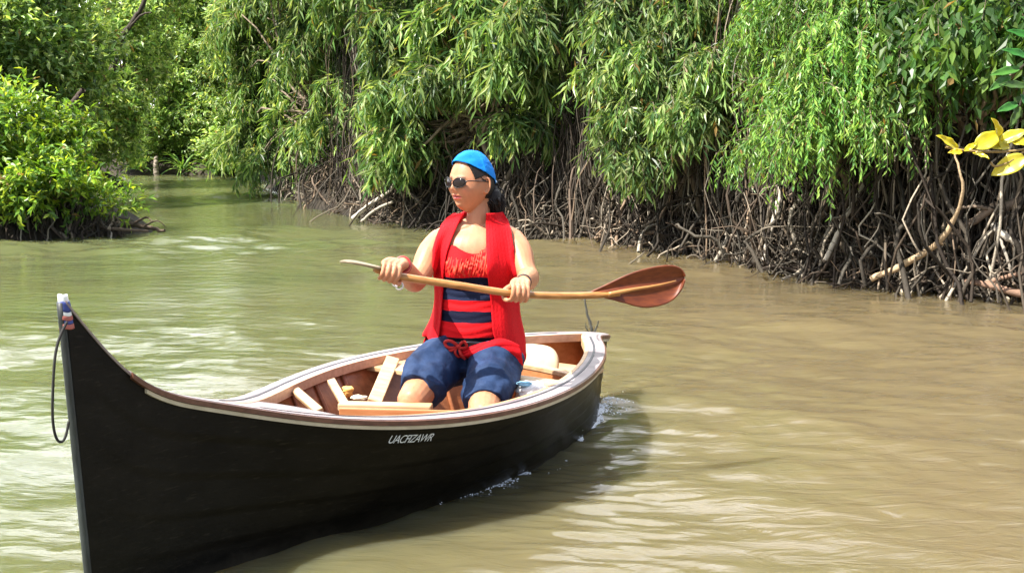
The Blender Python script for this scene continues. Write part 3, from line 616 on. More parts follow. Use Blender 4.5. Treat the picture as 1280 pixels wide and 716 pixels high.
# yellow leaved branch
yb = thing('yellow_leaved_branch', 'branch of big bright yellow leaves reaching in at the right edge', 'branch', tuple(map(float, at(1300, 190, 6.0))))
Y = 6.0
V, F = tubes(np.stack([curve([at(1330, 175, Y), at(1285, 186, Y), at(1245, 190, Y), at(1205, 188, Y), at(1182, 184, Y)], 20), curve([at(1285, 186, Y), at(1262, 202, Y), at(1245, 208, Y), at(1240, 205, Y), at(1238, 203, Y)], 20)]), np.full((2, 20), .006), 6)
bake_parent(obj('stem', mesh_np('stem', V, F, True), M('yellow_stem', (.25, .17, .06), .6)), yb)
ylm = leafmat('yellow_leaf', .3, .35)
r = np.random.default_rng(77)
def bigleaf(p0, p1, w, col, roll=0., parent=None, droop=.12):
    p0, p1 = np.asarray(p0), np.asarray(p1); L = np.linalg.norm(p1 - p0); d = (p1 - p0) / L
    n0 = unit(np.array([math.sin(roll) * .8, -.9, .45])); s = unit(np.cross(d, n0)); n0 = np.cross(s, d)
    R_, Cc = 13, 9; u = np.linspace(0, 1, R_); v = np.linspace(-1, 1, Cc)
    wd = w * np.sin(np.pi * np.clip(u, 0, 1)**.8)**.75; wd[0] = .002; wd[-1] = .001
    X = p0 + d * (u * L)[:, None, None] + s * (wd[:, None] * v[None])[..., None] + n0 * ((np.abs(v)[None]**1.3 * wd[:, None] * .38) - (u**2)[:, None] * L * droop + .004 * np.sin(u * 17)[:, None] * np.abs(v)[None])[..., None]
    V, F = grid(X); me = mesh_np('leaf', V, F, True, np.tile(np.array(col), (len(F[0]), 1)) * r.uniform(.93, 1.07, (len(F[0]), 1)))
    me = evalmods('leaf', me, [('SOLIDIFY', dict(thickness=.0012))])
    bake_parent(obj('leaf', me, ylm), parent)
yc = (.58, .50, .02)
for a, b, w_l, c, ro in [((1198, 188), (1175, 168), .020, yc, .3), ((1203, 190), (1186, 190), .013, (.6, .45, .02), 0), ((1215, 190), (1236, 196), .012, yc, 0), ((1218, 186), (1254, 164), .036, (.5, .46, .03), -.2),
                   ((1250, 184), (1246, 148), .030, yc, .5), ((1248, 178), (1284, 162), .026, (.52, .5, .05), -.4), ((1262, 176), (1292, 178), .020, yc, 0), ((1282, 196), (1240, 218), .038, (.60, .54, .06), .2),
                   ((1205, 189), (1222, 178), .012, yc, 0), ((1270, 200), (1290, 214), .03, (.04, .12, .03), .3), ((1262, 184), (1232, 180), .02, (.55, .5, .05), .2)]:
    bigleaf(at(*a, Y + r.uniform(-.04, .04)), at(*b, Y - r.uniform(0, .1)), w_l * 1.3, c, ro, yb)
gl = thing('overhanging_sprig', 'sprig of large dark green leaves hanging at the upper right corner', 'sprig', tuple(map(float, at(1290, 90, 6.3))))
V, F = tubes(np.stack([curve([at(1320, 20, 6.3), at(1290, 70, 6.3), at(1262, 95, 6.3)], 16), curve([at(1300, 60, 6.3), at(1282, 110, 6.3), at(1272, 140, 6.3)], 16)]), np.full((2, 16), .005), 6)
bake_parent(obj('stem', mesh_np('stem', V, F, True), BARK), gl)
for a, b in [((1275, 86), (1240, 92)), ((1262, 95), (1238, 112)), ((1286, 72), (1256, 60)), ((1283, 108), (1252, 104)), ((1272, 130), (1248, 138)), ((1274, 132), (1264, 158)), ((1290, 90), (1292, 120)), ((1298, 50), (1262, 36)), ((1276, 118), (1292, 146)), ((1300, 44), (1280, 20))]:
    bigleaf(at(*a, 6.3), at(*b, 6.25), .024, (.05 * r.uniform(.8, 1.6), .15 * r.uniform(.8, 1.5), .03), r.uniform(-.5, .5), gl)

# ================================================================ THE BOAT
def wood(name, c1, c2, rough=.35, scale=3, stretch=(1, 14, 14), **kw):
    return noisy(name, c1, c2, scale, rough, .5, bump=.12, stretch=stretch, bscale=12, bd=.004, **kw)
hullm = noisy('hull_paint', (.002, .0017, .0014), (.006, .005, .0036), 7, .38, .15, bump=.25, stretch=(1, 1, 2.5), bscale=45, rvar=.10, bd=.003)
b_ = hullm.node_tree.nodes['Principled BSDF']
tc = nd(hullm, 'ShaderNodeTexCoord'); sp = nd(hullm, 'ShaderNodeSeparateXYZ'); lk(hullm, tc.outputs['Object'], sp.inputs[0])
nz = nd(hullm, 'ShaderNodeTexNoise', _Scale=9.0, _Detail=6.0, _Roughness=.7); lk(hullm, tc.outputs['Object'], nz.inputs['Vector'])
ma = nd(hullm, 'ShaderNodeMath', operation='MULTIPLY_ADD'); ma.inputs[1].default_value = .16; lk(hullm, nz.outputs[0], ma.inputs[0]); lk(hullm, sp.outputs[2], ma.inputs[2])
mr = nd(hullm, 'ShaderNodeMapRange'); mr.inputs[1].default_value = .15; mr.inputs[2].default_value = .07; mr.inputs[3].default_value = 0; mr.inputs[4].default_value = .55; lk(hullm, ma.outputs[0], mr.inputs[0])
n4 = nd(hullm, 'ShaderNodeTexNoise', _Scale=140.0, _Detail=4.0); m4 = nd(hullm, 'ShaderNodeMapping'); m4.inputs['Scale'].default_value = (.15, .15, 1.); lk(hullm, tc.outputs['Object'], m4.inputs[0]); lk(hullm, m4.outputs[0], n4.inputs['Vector'])
r4 = nd(hullm, 'ShaderNodeMapRange'); r4.inputs[1].default_value = .60; r4.inputs[2].default_value = .74; r4.inputs[4].default_value = .28; lk(hullm, n4.outputs[0], r4.inputs[0])
mm = nd(hullm, 'ShaderNodeMath', operation='MAXIMUM'); lk(hullm, mr.outputs[0], mm.inputs[0]); lk(hullm, r4.outputs[0], mm.inputs[1])
mx = nd(hullm, 'ShaderNodeMix', data_type='RGBA'); lk(hullm, mm.outputs[0], mx.inputs[0]); lk(hullm, b_.inputs['Base Color'].links[0].from_socket, mx.inputs[6]); mx.inputs[7].default_value = (.045, .038, .027, 1); lk(hullm, mx.outputs[2], b_.inputs['Base Color'])
inm = wood('inner_wood', (.22, .075, .03), (.34, .13, .055), .38)
slatm = wood('pale_wood', (.38, .24, .12), (.54, .37, .21), .5)
railm = noisy('rail_paint', (.24, .20, .215), (.37, .32, .325), 9, .35, .5, bump=.1, rvar=.08)
browm = wood('brown_rail', (.085, .035, .022), (.15, .065, .04), .35)
creamm = noisy('cream_paint', (.42, .36, .26), (.55, .48, .36), 12, .45)
darkm = noisy('dark_inlay', (.03, .03, .04), (.06, .06, .07), 20, .45)
cabinm = wood('orange_wood', (.40, .15, .055), (.50, .21, .09), .3)
seatm = noisy('seat_vinyl', (.42, .31, .19), (.52, .41, .27), 7, .5, bump=.15)
boat = thing('wooden_boat', 'black wooden rowing boat with high curved bow and cream stripe below the rail', 'boat', (float(BO[0] + AX[0] * 1.6), float(BO[1] + AX[1] * 1.6), 0.))
def bpart(name, me, mat, parent=None):
    o = obj(name, me, mat)
    if parent is None: return bake_parent(o, boat)
    o.parent = parent; return o          # parent part carries no offset of its own
NS = 90
S_ = np.concatenate([np.linspace(0, .15, 30)[:-1], np.linspace(.15, .93, NS)[:-1], np.linspace(.93, 1, 16)])
def shell(side, inset=0., zlo=-.155, zoff=0., nz=26, strake=True):
    rows = []
    for j, t in enumerate(np.linspace(0, 1, nz)):
        zz = (rz(S_) - zoff) * (1 - t)**1.0 if t <= .8 else None
        tt = t / .82
        z = (rz(S_) - zoff) * (1 - tt) if tt <= 1 else np.full(len(S_), zlo * (tt - 1) / (1 / .82 - 1))
        P = hullp(S_, z, side, inset)
        if strake and tt <= 1:
            k = (tt * 5.0) % 1; P[:, :2] += side * QX * (.0045 * k * np.clip(S_ * 6, 0, 1))[:, None]
        rows.append(P)
    return np.array(rows)
R_ = shell(1, nz=60); L_ = shell(-1, nz=60)
full = np.concatenate([R_, L_[::-1]], 0); V, F = grid(full)
hull = bpart('hull', mesh_np('hull', V, F, True), hullm)
inner = lambda z: np.maximum(z, 0)
# lining and floor
def lining():
    rows = []
    for side in (1, -1):
        rr = []
        for t in np.linspace(0, 1, 14):
            z = (rz(S_) - .006) * (1 - t) + .03 * t; rr.append(hullp(S_, z, side, .024))
        rows += rr if side == 1 else rr[::-1]
    return np.array(rows)
V, F = grid(lining()); lin = bpart('lining', mesh_np('lining', V, F, True), inm)
# stem, stern post
sb = np.linspace(0, 1, 30)[:, None]
def stemline(n, off=0.):
    z = np.linspace(RZ[0] - .0, -.16, n); t = np.clip(z / RZ[0], 0, 1); u = SXW + (0 - SXW) * t - off; return W3(u, 0 * u, z)
P = stemline(24, .004); V, F = tubes(P[None], np.full((1, 24), .0115), 10, caps=True)
bpart('stem_post', mesh_np('stem', V, F, True), noisy('stem_wood', (.012, .014, .014), (.035, .042, .042), 18, .5, bump=.4, stretch=(1, 1, .3)))
zz = np.linspace(.345, -.15, 14); t = np.clip(zz / .335, 0, 1); uu = BL - EXW + EXW * t + .004
V, F = tubes(W3(uu, 0 * uu, zz)[None], np.full((1, 14), .021), 8, caps=True); bpart('stern_post', mesh_np('stern', V, F, True), hullm)
# rail profiles swept along the sheer
def sweep(name, s0, s1, side, prof, n=120, close=0., zf=None):
    """prof: (dv,dz) loop measured from the rim, dv outwards"""
    s = np.linspace(s0, s1, n); b = rb(s); z = rz(s); pr = np.asarray(prof, float)
    ds = 1e-3; db = (rb(np.clip(s + ds, 0, 1)) - rb(np.clip(s - ds, 0, 1))) / (2 * ds * BL)
    kx = np.minimum(np.sqrt(1 + db**2), 1.5)               # keep the plank's width where the rim swings in
    v = b[:, None] + pr[None, :, 0] * kx[:, None]; v = np.maximum(v, close)
    u = np.repeat((s * BL)[:, None], len(pr), 1)
    X = W3(u, side * v, z[:, None] + pr[None, :, 1]); V, F = grid(X, closed=True)
    me = mesh_np(name, V, F); return evalmods(name, me, [('EDGE_SPLIT', dict(split_angle=math.radians(30)))])
RAILW = .066
for side, nm in ((1, 'near'), (-1, 'far')):
    bpart('bow_edge', sweep('bow_edge', 0, .0605, side, [(-RAILW, .006), (-.003, .0065), (.004, .005), (.004, -.004), (-RAILW, -.006)]), M('bow_edge_paint', (.22, .17, .16), .45))
    bpart('gunwale', sweep('gunwale', .06, 1, side, [(-RAILW, .009), (-.004, .010), (.008, .008), (.008, -.004), (-RAILW, -.008)]), railm)
    bpart('rubbing_strip', sweep('strip', 0.06, 1, side, [(.0085, .006), (.015, .004), (.015, -.012), (.0, -.013)], close=.012), browm)
    bpart('painted_stripe', sweep('stripe', 0.075, 1, side, [(-.004, -.0135), (.0105, -.0138), (.0095, -.026), (-.006, -.027)], close=.012), creamm)
    bpart('rail_inlay', sweep('inlay', .2, .90, side, [(-.046, .0085), (-.046, .0115), (-.036, .0120), (-.036, .0085)]), darkm)
    bpart('inner_rail', sweep('inrail', .20, .95, side, [(-RAILW - .018, .008), (-RAILW - .001, .010), (-RAILW - .001, -.030), (-RAILW - .018, -.030)]), slatm if side > 0 else wood('inner_rail_wood', (.42, .25, .17), (.55, .34, .24), .4))
# fore deck and the rounded stern deck
s = np.linspace(.004, .285, 40); v = np.maximum(rb(s) - RAILW + .004, .0005); top = []
for k_ in np.linspace(-1, 1, 9): top.append(W3(s * BL - .16 * (1 - k_ * k_) * 0 , v * k_, rz(s) + .004 + .006 * (1 - k_ * k_)))
V, F = grid(np.array(top)); bpart('fore_deck', evalmods('fd', mesh_np('fd', V, F, True), [('SOLIDIFY', dict(thickness=.012))]), railm)
s = np.linspace(0, 1, 14); top = []
for k_ in np.linspace(-1, 1, 17):
    s_ = .940 + (1 - .940) * s - .085 * (k_ * k_) * (1 - s) ; vv = np.maximum(rb(s_) - .006, .002)
    top.append(W3(s_ * BL, vv * k_, rz(s_) + .011))
V, F = grid(np.array(top)); bpart('stern_deck', evalmods('sd', mesh_np('sd', V, F, True), [('SOLIDIFY', dict(thickness=.03))]), railm)
# bow tip bindings
def ring(z0, z1, grow, m, name, u0=-.022, u1=.03):
    X = []
    for z in np.linspace(z0, z1, 5):
        th = np.linspace(0, 2 * np.pi, 24, endpoint=False); uc = .004; ru = .0135 + (RZ[0] - z) * .12 + grow; rv = .0145 + grow
        X.append(W3(uc + (RZ[0] - z) * .11 + ru * np.cos(th), rv * np.sin(th), np.full(24, z) + .002 * np.sin(th * 3)))
    V, F = grid(np.array(X), closed=True); bpart(name, mesh_np(name, V, F, True), m)
wht = M('white_binding', (.75, .75, .74), .6); blu = M('blue_binding', (.03, .05, .22), .6); rd = M('red_binding', (.35, .10, .08), .6)
ring(.938, .958, .000, wht, 'bow_cap'); ring(.913, .940, .002, blu, 'bow_binding'); ring(.902, .912, .0015, wht, 'bow_binding'); ring(.890, .901, .002, rd, 'bow_binding'); ring(.880, .889, .0012, blu, 'bow_binding'); ring(.866, .879, .0015, rd, 'bow_binding')
# rope loop at the bow
Yb = 2.97
rope = tag(obj('bow_rope', tube_mesh('rope', [at(84, 402, Yb), at(76, 418, Yb - .02), at(69, 445, Yb - .04), at(66, 490, Yb - .05), at(66, 525, Yb - .05), at(70, 546, Yb - .04), at(76, 552, Yb - .03), at(82, 545, Yb - .02), at(86, 526, Yb - .01)], .0037, 8, 60), M('black_rope', (.015, .013, .012), .8)), 'thin black rope hanging in a loop in front of the boat bow', 'rope')
# name on the near side
fc = bpy.data.curves.new('t', 'FONT'); fc.body = 'UACFIZAWR'; fc.size = 1; fc.shear = .35; fc.space_character = .86
to = bpy.data.objects.new('t', fc); COL.objects.link(to); dg = bpy.context.evaluated_depsgraph_get(); dg.update()
tm = bpy.data.meshes.new_from_object(to.evaluated_get(dg)); bpy.data.objects.remove(to)
tm = evalmods('boat_name', tm, [('TRIANGULATE', {})])
V = co(tm); x0, x1 = V[:, 0].min(), V[:, 0].max(); y0, y1 = V[:, 1].min(), V[:, 1].max()
def px_of(P):
    P = np.asarray(P); x = P[..., 0]; y = P[..., 1]; z = P[..., 2] - CAM_H; d = y * cP - z * sP; v = z * cP + y * sP
    return 640 + FOC * x / d, 358 - FOC * v / d
sg = np.linspace(.1, .9, 400)
def s_at(px, zrel):
    P = hullp(sg, rz(sg) - zrel, 1); return float(np.interp(px, px_of(P)[0], sg))
sa, sb_ = s_at(486, .055), s_at(541, .055)
ssv = sa + (sb_ - sa) * (V[:, 0] - x0) / (x1 - x0); zr = .078 - .029 * (V[:, 1] - y0) / (y1 - y0)
Pn = hullp(ssv, rz(ssv) - zr, 1); Pn[:, :2] += QX * .0052; setco(tm, Pn)
bpart('boat_name', tm, M('name_paint', (.62, .66, .70), .5))
# floor boards
V, F = grid(np.array([hullp(np.linspace(.22, .93, 50), np.full(50, .032), sd, .03) for sd in (1, -1)])); bpart('floor_board', mesh_np('floor', V, F), browm)
# ribs
for s0 in (.30, .36, .42, .48, .54, .66, .72, .79, .85):
    for side in (1, -1):
        z = np.linspace(rz(np.array([s0]))[0] - .02, .04, 14); P = hullp(np.full(14, s0), z, side, .030)
        V, F = tubes(P[None], np.full((1, 14), .010), 6, caps=True); bpart('rib', mesh_np('rib', V, F, True), inm)
# frames and planks seen in the fore part
bpart('brace', bevel_box('brace', atz(491, 448, .385), atz(468, 503, .30), .058, .020, (.2, -.6, .7)), slatm)
bpart('brace', bevel_box('brace', atz(369, 488, .385), atz(399, 514, .36), .034, .020, (0, -.5, .8)), slatm)
bpart('brace', bevel_box('brace', atz(414, 476, .40), atz(433, 509, .345), .032, .022, (0, -.5, .8)), slatm)
bpart('side_bench', bevel_box('bench', atz(424, 507, .352), atz(540, 510, .352), .055, .030, bev=.006), slatm)
bpart('bench_front', bevel_box('benchf', atz(424, 512, .352) + [0, 0, -.012], atz(600, 516, .352) + [0, 0, -.012], .012, .040), cabinm)
# thwart she sits on
def thwart(s0, wd, z, mat, th=.022, name='thwart'):
    bq = float(rb(np.array([s0]))[0]) - .035; u = s0 * BL
    return bpart(name, bevel_box(name, W3(u, -bq, z)[()], W3(u, bq, z)[()], wd, th), mat)
thwart(.620, .20, .352, slatm)
# stern seat, back rest and curved thwart
def arch_plate(name, c, wid, hgt, thick, lean, mat):
    c = np.asarray(c, float); th = np.linspace(0, np.pi, 24); o = [(wid, 0)] ; 
    prof = np.array([(wid * np.sign(np.cos(a)) * abs(np.cos(a))**.6, hgt * np.sin(a)**.7) for a in th])
    q = np.array([QX[0], QX[1], 0]); up = unit(np.array([AX[0] * lean, AX[1] * lean, 1.])); nn = np.cross(q, up)
    base = np.array([c + q * p[0] + up * p[1] for p in prof]); cen = c + up * .02
    rings = [cen + (base - cen) * f + nn * d for f, d in ((.02, thick), (.5, thick), (.9, thick * .9), (.985, thick * .55), (1, 0), (.985, -thick * .55), (.9, -thick * .9), (.02, -thick))]
    V, F = grid(np.array(rings), closed=True, cap=False); return bpart(name, mesh_np(name, V, F, True), mat)
arch_plate('back_rest', W3(.80 * BL, -.04, .255)[()], .130, .135, .016, .35, seatm)
bpart('stern_seat', bevel_box('sseat', W3(.84 * BL, -.21, .25)[()], W3(.84 * BL, .21, .25)[()], .22, .02), slatm)
cs = curve([W3(.745 * BL, -.33, .330)[()], W3(.765 * BL, -.10, .315)[()], W3(.765 * BL, .12, .305)[()], W3(.745 * BL, .34, .30)[()]], 30)
X = []; q3 = np.array([AX[0], AX[1], 0])
for a_, b2 in ((-.022, .012), (.022, .012), (.022, -.012), (-.022, -.012)): X.append(cs + q3 * a_ + np.array([0, 0, b2]))
V, F = grid(np.array(X).transpose(1, 0, 2), closed=True); bpart('curved_thwart', evalmods('ct', mesh_np('ct', V, F), [('BEVEL', dict(width=.005, segments=2))]), slatm)
cs2 = cs + [0, 0, -.034] - q3 * .012; X = [cs2 + q3 * a_ + np.array([0, 0, b2]) for a_, b2 in ((-.006, .021), (.006, .021), (.006, -.03), (-.006, -.03))]
V, F = grid(np.array(X).transpose(1, 0, 2), closed=True); bpart('thwart_apron', mesh_np('ca', V, F), cabinm)
# rounded orange panel round the stern well
s = np.linspace(.80, .985, 30); rows = []
for t in np.linspace(0, 1, 10): rows.append(np.r_[hullp(s, (rz(s) - .006) * (1 - t) + .06 * t, -1, .031), hullp(s, (rz(s) - .006) * (1 - t) + .06 * t, 1, .031)[::-1]])
V, F = grid(np.array(rows)); bpart('stern_lining', mesh_np('sl', V, F, True), cabinm)
# things lying in the boat
def lump(name, c, rad, seed, amp=.25, fr=3.0, mat=None, nu=40, nv=28):
    S = Soup().ell((0, 0, 0), (1, 1, 1), nu=nu, nv=nv); V = np.concatenate(S.V); n = blob_noise(V, seed, fr, 3); V = V * (1 + amp * n)[:, None] * np.asarray(rad) + np.asarray(c)
    return obj(name, mesh_np(name, V, S.F, True), mat)
bag = tag(lump('white_bag', atz(664, 490, .37), (.060, .05, .045), 4, .35, 4, noisy('bag_cloth', (.62, .60, .60), (.78, .77, .76), 10, .6, bump=.5, bd=.02)), 'crumpled white bag tucked under the curved thwart behind the seat', 'bag')
tag(lump('blue_cloth', atz(655, 479, .41), (.028, .02, .010), 6, .4, 4, M('pale_blue_cloth', (.25, .5, .68), .7)), 'small scrap of pale blue cloth beside the white bag', 'cloth')
tag(lump('orange_cloth', atz(434, 489, .37), (.022, .02, .020), 9, .4, 4, M('orange_cloth', (.75, .38, .10), .7)), 'small crumpled orange cloth on the side bench', 'cloth')
tag(lump('pale_cloth', atz(449, 497, .365), (.030, .022, .009), 12, .4, 4, M('pale_cloth', (.70, .60, .42), .7)), 'flat cream coloured rag beside the orange cloth', 'cloth')
driftwood('dry_twig', 'thin dark forked twig standing up behind the stern', [([at(741, 424, 5.75), at(739, 408, 5.75), at(734, 392, 5.75), at(731, 374, 5.75)], [.008, .007, .005]), ([at(741, 418, 5.75), at(746, 408, 5.75), at(748, 401, 5.75)], [.005, .003]), ([at(739, 420, 5.75), at(733, 410, 5.74), at(732, 404, 5.74)], [.004, .003])],
          at(741, 424, 5.75), cat='twig', col=(.07, .07, .06))

# ================================================================ THE PADDLE
pad = thing('paddle', 'brown wooden paddle with broad orange blade held across the body', 'paddle', tuple(map(float, at(570, 357, 4.16))))
pw = wood('paddle_wood', (.26, .11, .03), (.42, .20, .06), .3, stretch=(2, 20, 20)); bwm = wood('blade_wood', (.10, .018, .003), (.17, .036, .006), .5, stretch=(3, 30, 30))
PL = at(478, 333, 4.07); PH1 = at(500, 346, 4.10); PH2 = at(648, 367, 4.20); PR = at(790, 369, 4.34)
shaft_pts = curve([at(468, 335.5, 4.06), at(500, 345.5, 4.09), at(575, 357, 4.15), at(648, 367.5, 4.20), at(720, 369.5, 4.27), at(775, 367.5, 4.31)], 50)
def shaft(px): 
    x = px_of(shaft_pts)[0]; return np.array([np.interp(px, x, shaft_pts[:, j]) for j in range(3)])
V, F = tubes(shaft_pts[None], np.interp(np.linspace(0, 1, 50), [0, .2, .9, 1], [.012, .0142, .0132, .008])[None], 14, caps=True)
bake_parent(obj('shaft', mesh_np('shaft', V, F, True), pw), pad)
def blade(name, top, bot, Yl, Yr, mat, spine):
    """top / bottom outline marks, shared x; gently dished"""
    n = len(top); X = []
    T_ = np.array([at(x, y, np.interp(x, [top[0][0], top[-1][0]], [Yl, Yr])) for x, y in top]); B_ = np.array([at(x, y, np.interp(x, [top[0][0], top[-1][0]], [Yl, Yr])) for x, y in bot])
    for k_ in np.linspace(0, 1, 17):
        P = T_ * (1 - k_) + B_ * k_; P = curve(P, 50); w = np.sin(np.linspace(.02, 1, 50) * np.pi * .5)
        P[:, 1] += .022 * (2 * k_ - 1)**2 * -1 * w + .010 - spine * np.exp(-((k_ - .52) / .07)**2) * np.linspace(1, .0, 50)**.5 * .011; X.append(P)
    V, F = grid(np.array(X)); me = evalmods(name, mesh_np(name, V, F, True), [('SOLIDIFY', dict(thickness=.008, offset=0)), ('SUBSURF', dict(levels=1))])
    return bake_parent(obj(name, me, mat), pad)
blade('blade', [(738, 365), (760, 354.5), (785, 342.5), (808, 335), (830, 331), (845, 332), (853, 337.5), (856, 345)], [(738, 370), (760, 374), (785, 380.5), (804, 384.5), (825, 382), (841, 374.5), (851, 362), (856, 349)], 4.28, 4.38, bwm, 1.)
V, F = tubes(curve([at(760, 368, 4.275), at(790, 362, 4.285), (at(820, 357, 4.315)), at(845, 351, 4.35)], 20)[None], np.linspace(.0095, .003, 20)[None], 10, caps=True)
bake_parent(obj('blade_rib', mesh_np('rib', V, F, True), pw), pad)
# the other blade, turned edge on to the camera
X = []
for k_ in np.linspace(-1, 1, 9):
    px_ = np.array([476, 462, 448, 436, 429, 426.]); py_ = np.array([336, 333, 330, 328, 327.5, 327.5]); w = np.array([.012, .035, .052, .050, .030, .008])
    P = np.array([at(a, b, 4.05) for a, b in zip(px_, py_)]); P[:, 1] += k_ * w; P[:, 2] += -k_ * w * .085 + .004 * k_ * k_; X.append(curve(P, 24))
V, F = grid(np.array(X)); bake_parent(obj('blade', evalmods('b2', mesh_np('b2', V, F, True), [('SOLIDIFY', dict(thickness=.007, offset=0))]), wood('dull_blade', (.16, .12, .07), (.26, .20, .12), .4)), pad)

# ================================================================ THE WOMAN
def lerp(a, b, t): return np.asarray(a) * (1 - t) + np.asarray(b) * t
YT = 4.62
person = thing('person', 'seated woman in a blue cap, sunglasses and red vest paddling the black boat', 'person', tuple(map(float, at(590, 450, YT))))
hipc = at(592, 436, YT + .02); neckb = at(597, 284, YT)
def cz(py): return at(595, py, YT)[2]
rows = []
for py, cx, a, dy, b in [(462, 592, .165, -.01, .12), (446, 592, .185, 0, .135), (425, 592, .178, 0, .135), (400, 593, .160, .0, .128), (375, 594, .150, .0, .120), (350, 594, .152, .0, .118), (330, 594, .158, 0, .118), (312, 595, .165, .005, .118), (298, 596, .155, .008, .102), (289, 597, .125, .012, .080), (281, 598, .075, .012, .058)]:
    c = at(cx, py, YT); rows.append((c[2], c[0], YT + dy, a, b))
rows = np.array(rows)
def torso_front(x, z, off=0., back=False):
    o = np.argsort(rows[:, 0]); R = [np.interp(z, rows[o, 0], rows[o, j]) for j in range(1, 5)]
    q = np.clip(np.abs(x - R[0]) / (R[2] + off), 0, .999); d = (R[3] + off) * (1 - q**2.3)**(1 / 2.1)
    # bust
    bz = cz(332); bust = .045 * np.exp(-((z - bz) / .055)**2) * (np.exp(-((x - R[0] + .068) / .055)**2) + np.exp(-((x - R[0] - .068) / .055)**2))
    belly = .02 * np.exp(-((z - cz(405)) / .06)**2) * np.exp(-((x - R[0]) / .1)**2)
    return R[1] + d if back else R[1] - d - bust - belly
body = Soup(); body.slices(rows)
bx = at(572, 333, YT - .075); body.ell(bx, (.064, .055, .060)); bx = at(618, 333, YT - .075); body.ell(bx, (.064, .055, .060))
body.ell(at(594, 405, YT - .03), (.12, .115, .10))
# collar bones and shoulders
shR = at(550, 303, YT + .005); shL = at(640, 302, YT + .005)
body.limb([at(585, 288, YT), at(565, 294, YT), shR], [.050, .050, .053]); body.limb([at(608, 288, YT), at(628, 294, YT), shL], [.050, .050, .053])
# neck (she looks to her right)
hc = at(589, 229, YT - .01)
body.limb([at(598, 292, YT + .01), at(598, 272, YT + .005), at(599, 250, YT + .01), hc + [.02, .01, -.02]], [.058, .049, .046, .050])
# head
yaw = math.radians(45); FW = np.array([-math.sin(yaw) * .998, -math.cos(yaw) * .998, .03]); FW = unit(FW); LT = unit(np.cross(np.array([0, 0, 1.]), FW)); UPv = np.cross(FW, LT)   # LT: her left, towards the camera's right
HAX = np.stack([FW, LT, UPv])
def sst(a, b, x): t = np.clip((x - a) / (b - a), 0, 1); return t * t * (3 - 2 * t)
def head_surf(grow=0., feat=True, nu=120, nv=96):
    ph = np.linspace(-np.pi, np.pi, nu, endpoint=False); th = np.linspace(.01, np.pi - .01, nv); TH, PH = np.meshgrid(th, ph, indexing='ij')
    f, l, u = np.sin(TH) * np.cos(PH), np.sin(TH) * np.sin(PH), np.cos(TH)
    x, y, z = .097 * f, .077 * l, .118 * u
    fr = f > 0
    x = np.where(fr, .092 * np.abs(f)**.80, x)
    j = sst(-.15, -1, u); y = y * (1 - .30 * j); x = np.where(fr, x * (1 - .10 * j), x * (1 - .35 * j))
    x = np.where(fr & (u < 0), x + .010 * np.clip(-u - .35, 0, 1) * f, x)
    y = y * (1 - .07 * sst(.0, .9, u) * fr)
    X = np.stack([x, y, z], -1)
    if feat:
        def g(l0, u0, sl_, su): return np.exp(-((y - l0) / sl_)**2 - ((z - u0) / su)**2) * sst(.0, .25, f)
        d = 0
        for k_, h in ((.018, .004), (.004, .010), (-.008, .016), (-.018, .022), (-.026, .020)): d = d + h * .62 * g(0, k_, .0085, .0085)
        d += .006 * (g(.011, -.030, .006, .006) + g(-.011, -.030, .006, .006))
        d -= .009 * (g(.030, .004, .015, .011) + g(-.030, .004, .015, .011))
        d += .004 * (g(.028, .022, .02, .007) + g(-.028, .022, .02, .007)) + .006 * (g(.044, -.022, .018, .016) + g(-.044, -.022, .018, .016))
        d += .008 * g(0, -.0475, .018, .0045) + .0095 * g(0, -.0605, .015, .0050) - .006 * g(0, -.0535, .022, .0018) - .003 * g(0, -.072, .014, .005) + .011 * g(0, -.090, .018, .014)
        X[..., 0] += d
    n_ = unit(X); X = X + n_ * grow
    return X
def hw(X, c=None): return (np.asarray(X) @ HAX) + (hc if c is None else c)
V, F = grid(hw(head_surf()), closed=True); body.add(V, [F[0], F[1], F[2]])
for sgn in (1, -1):                      # ears
    ec = hw(np.array([-.012, sgn * .074, -.006])); ax_ = np.stack([unit(FW * .9 + LT * sgn * -.4), unit(LT * sgn + FW * .4), UPv])
    th = np.linspace(0, 2 * np.pi, 26); P = np.stack([.013 * np.cos(th) * (1 + .25 * np.sin(th)), .006 + .004 * -np.cos(th), .030 * np.sin(th) + .0], 1) @ ax_ + ec
    body.limb(P[2:], np.full(24, .0044), 8, n=40); body.ell(ec + ax_[2] * -.024 + ax_[0] * .004, (.007, .005, .009), ax_); body.ell(ec, (.012, .004, .024), ax_)
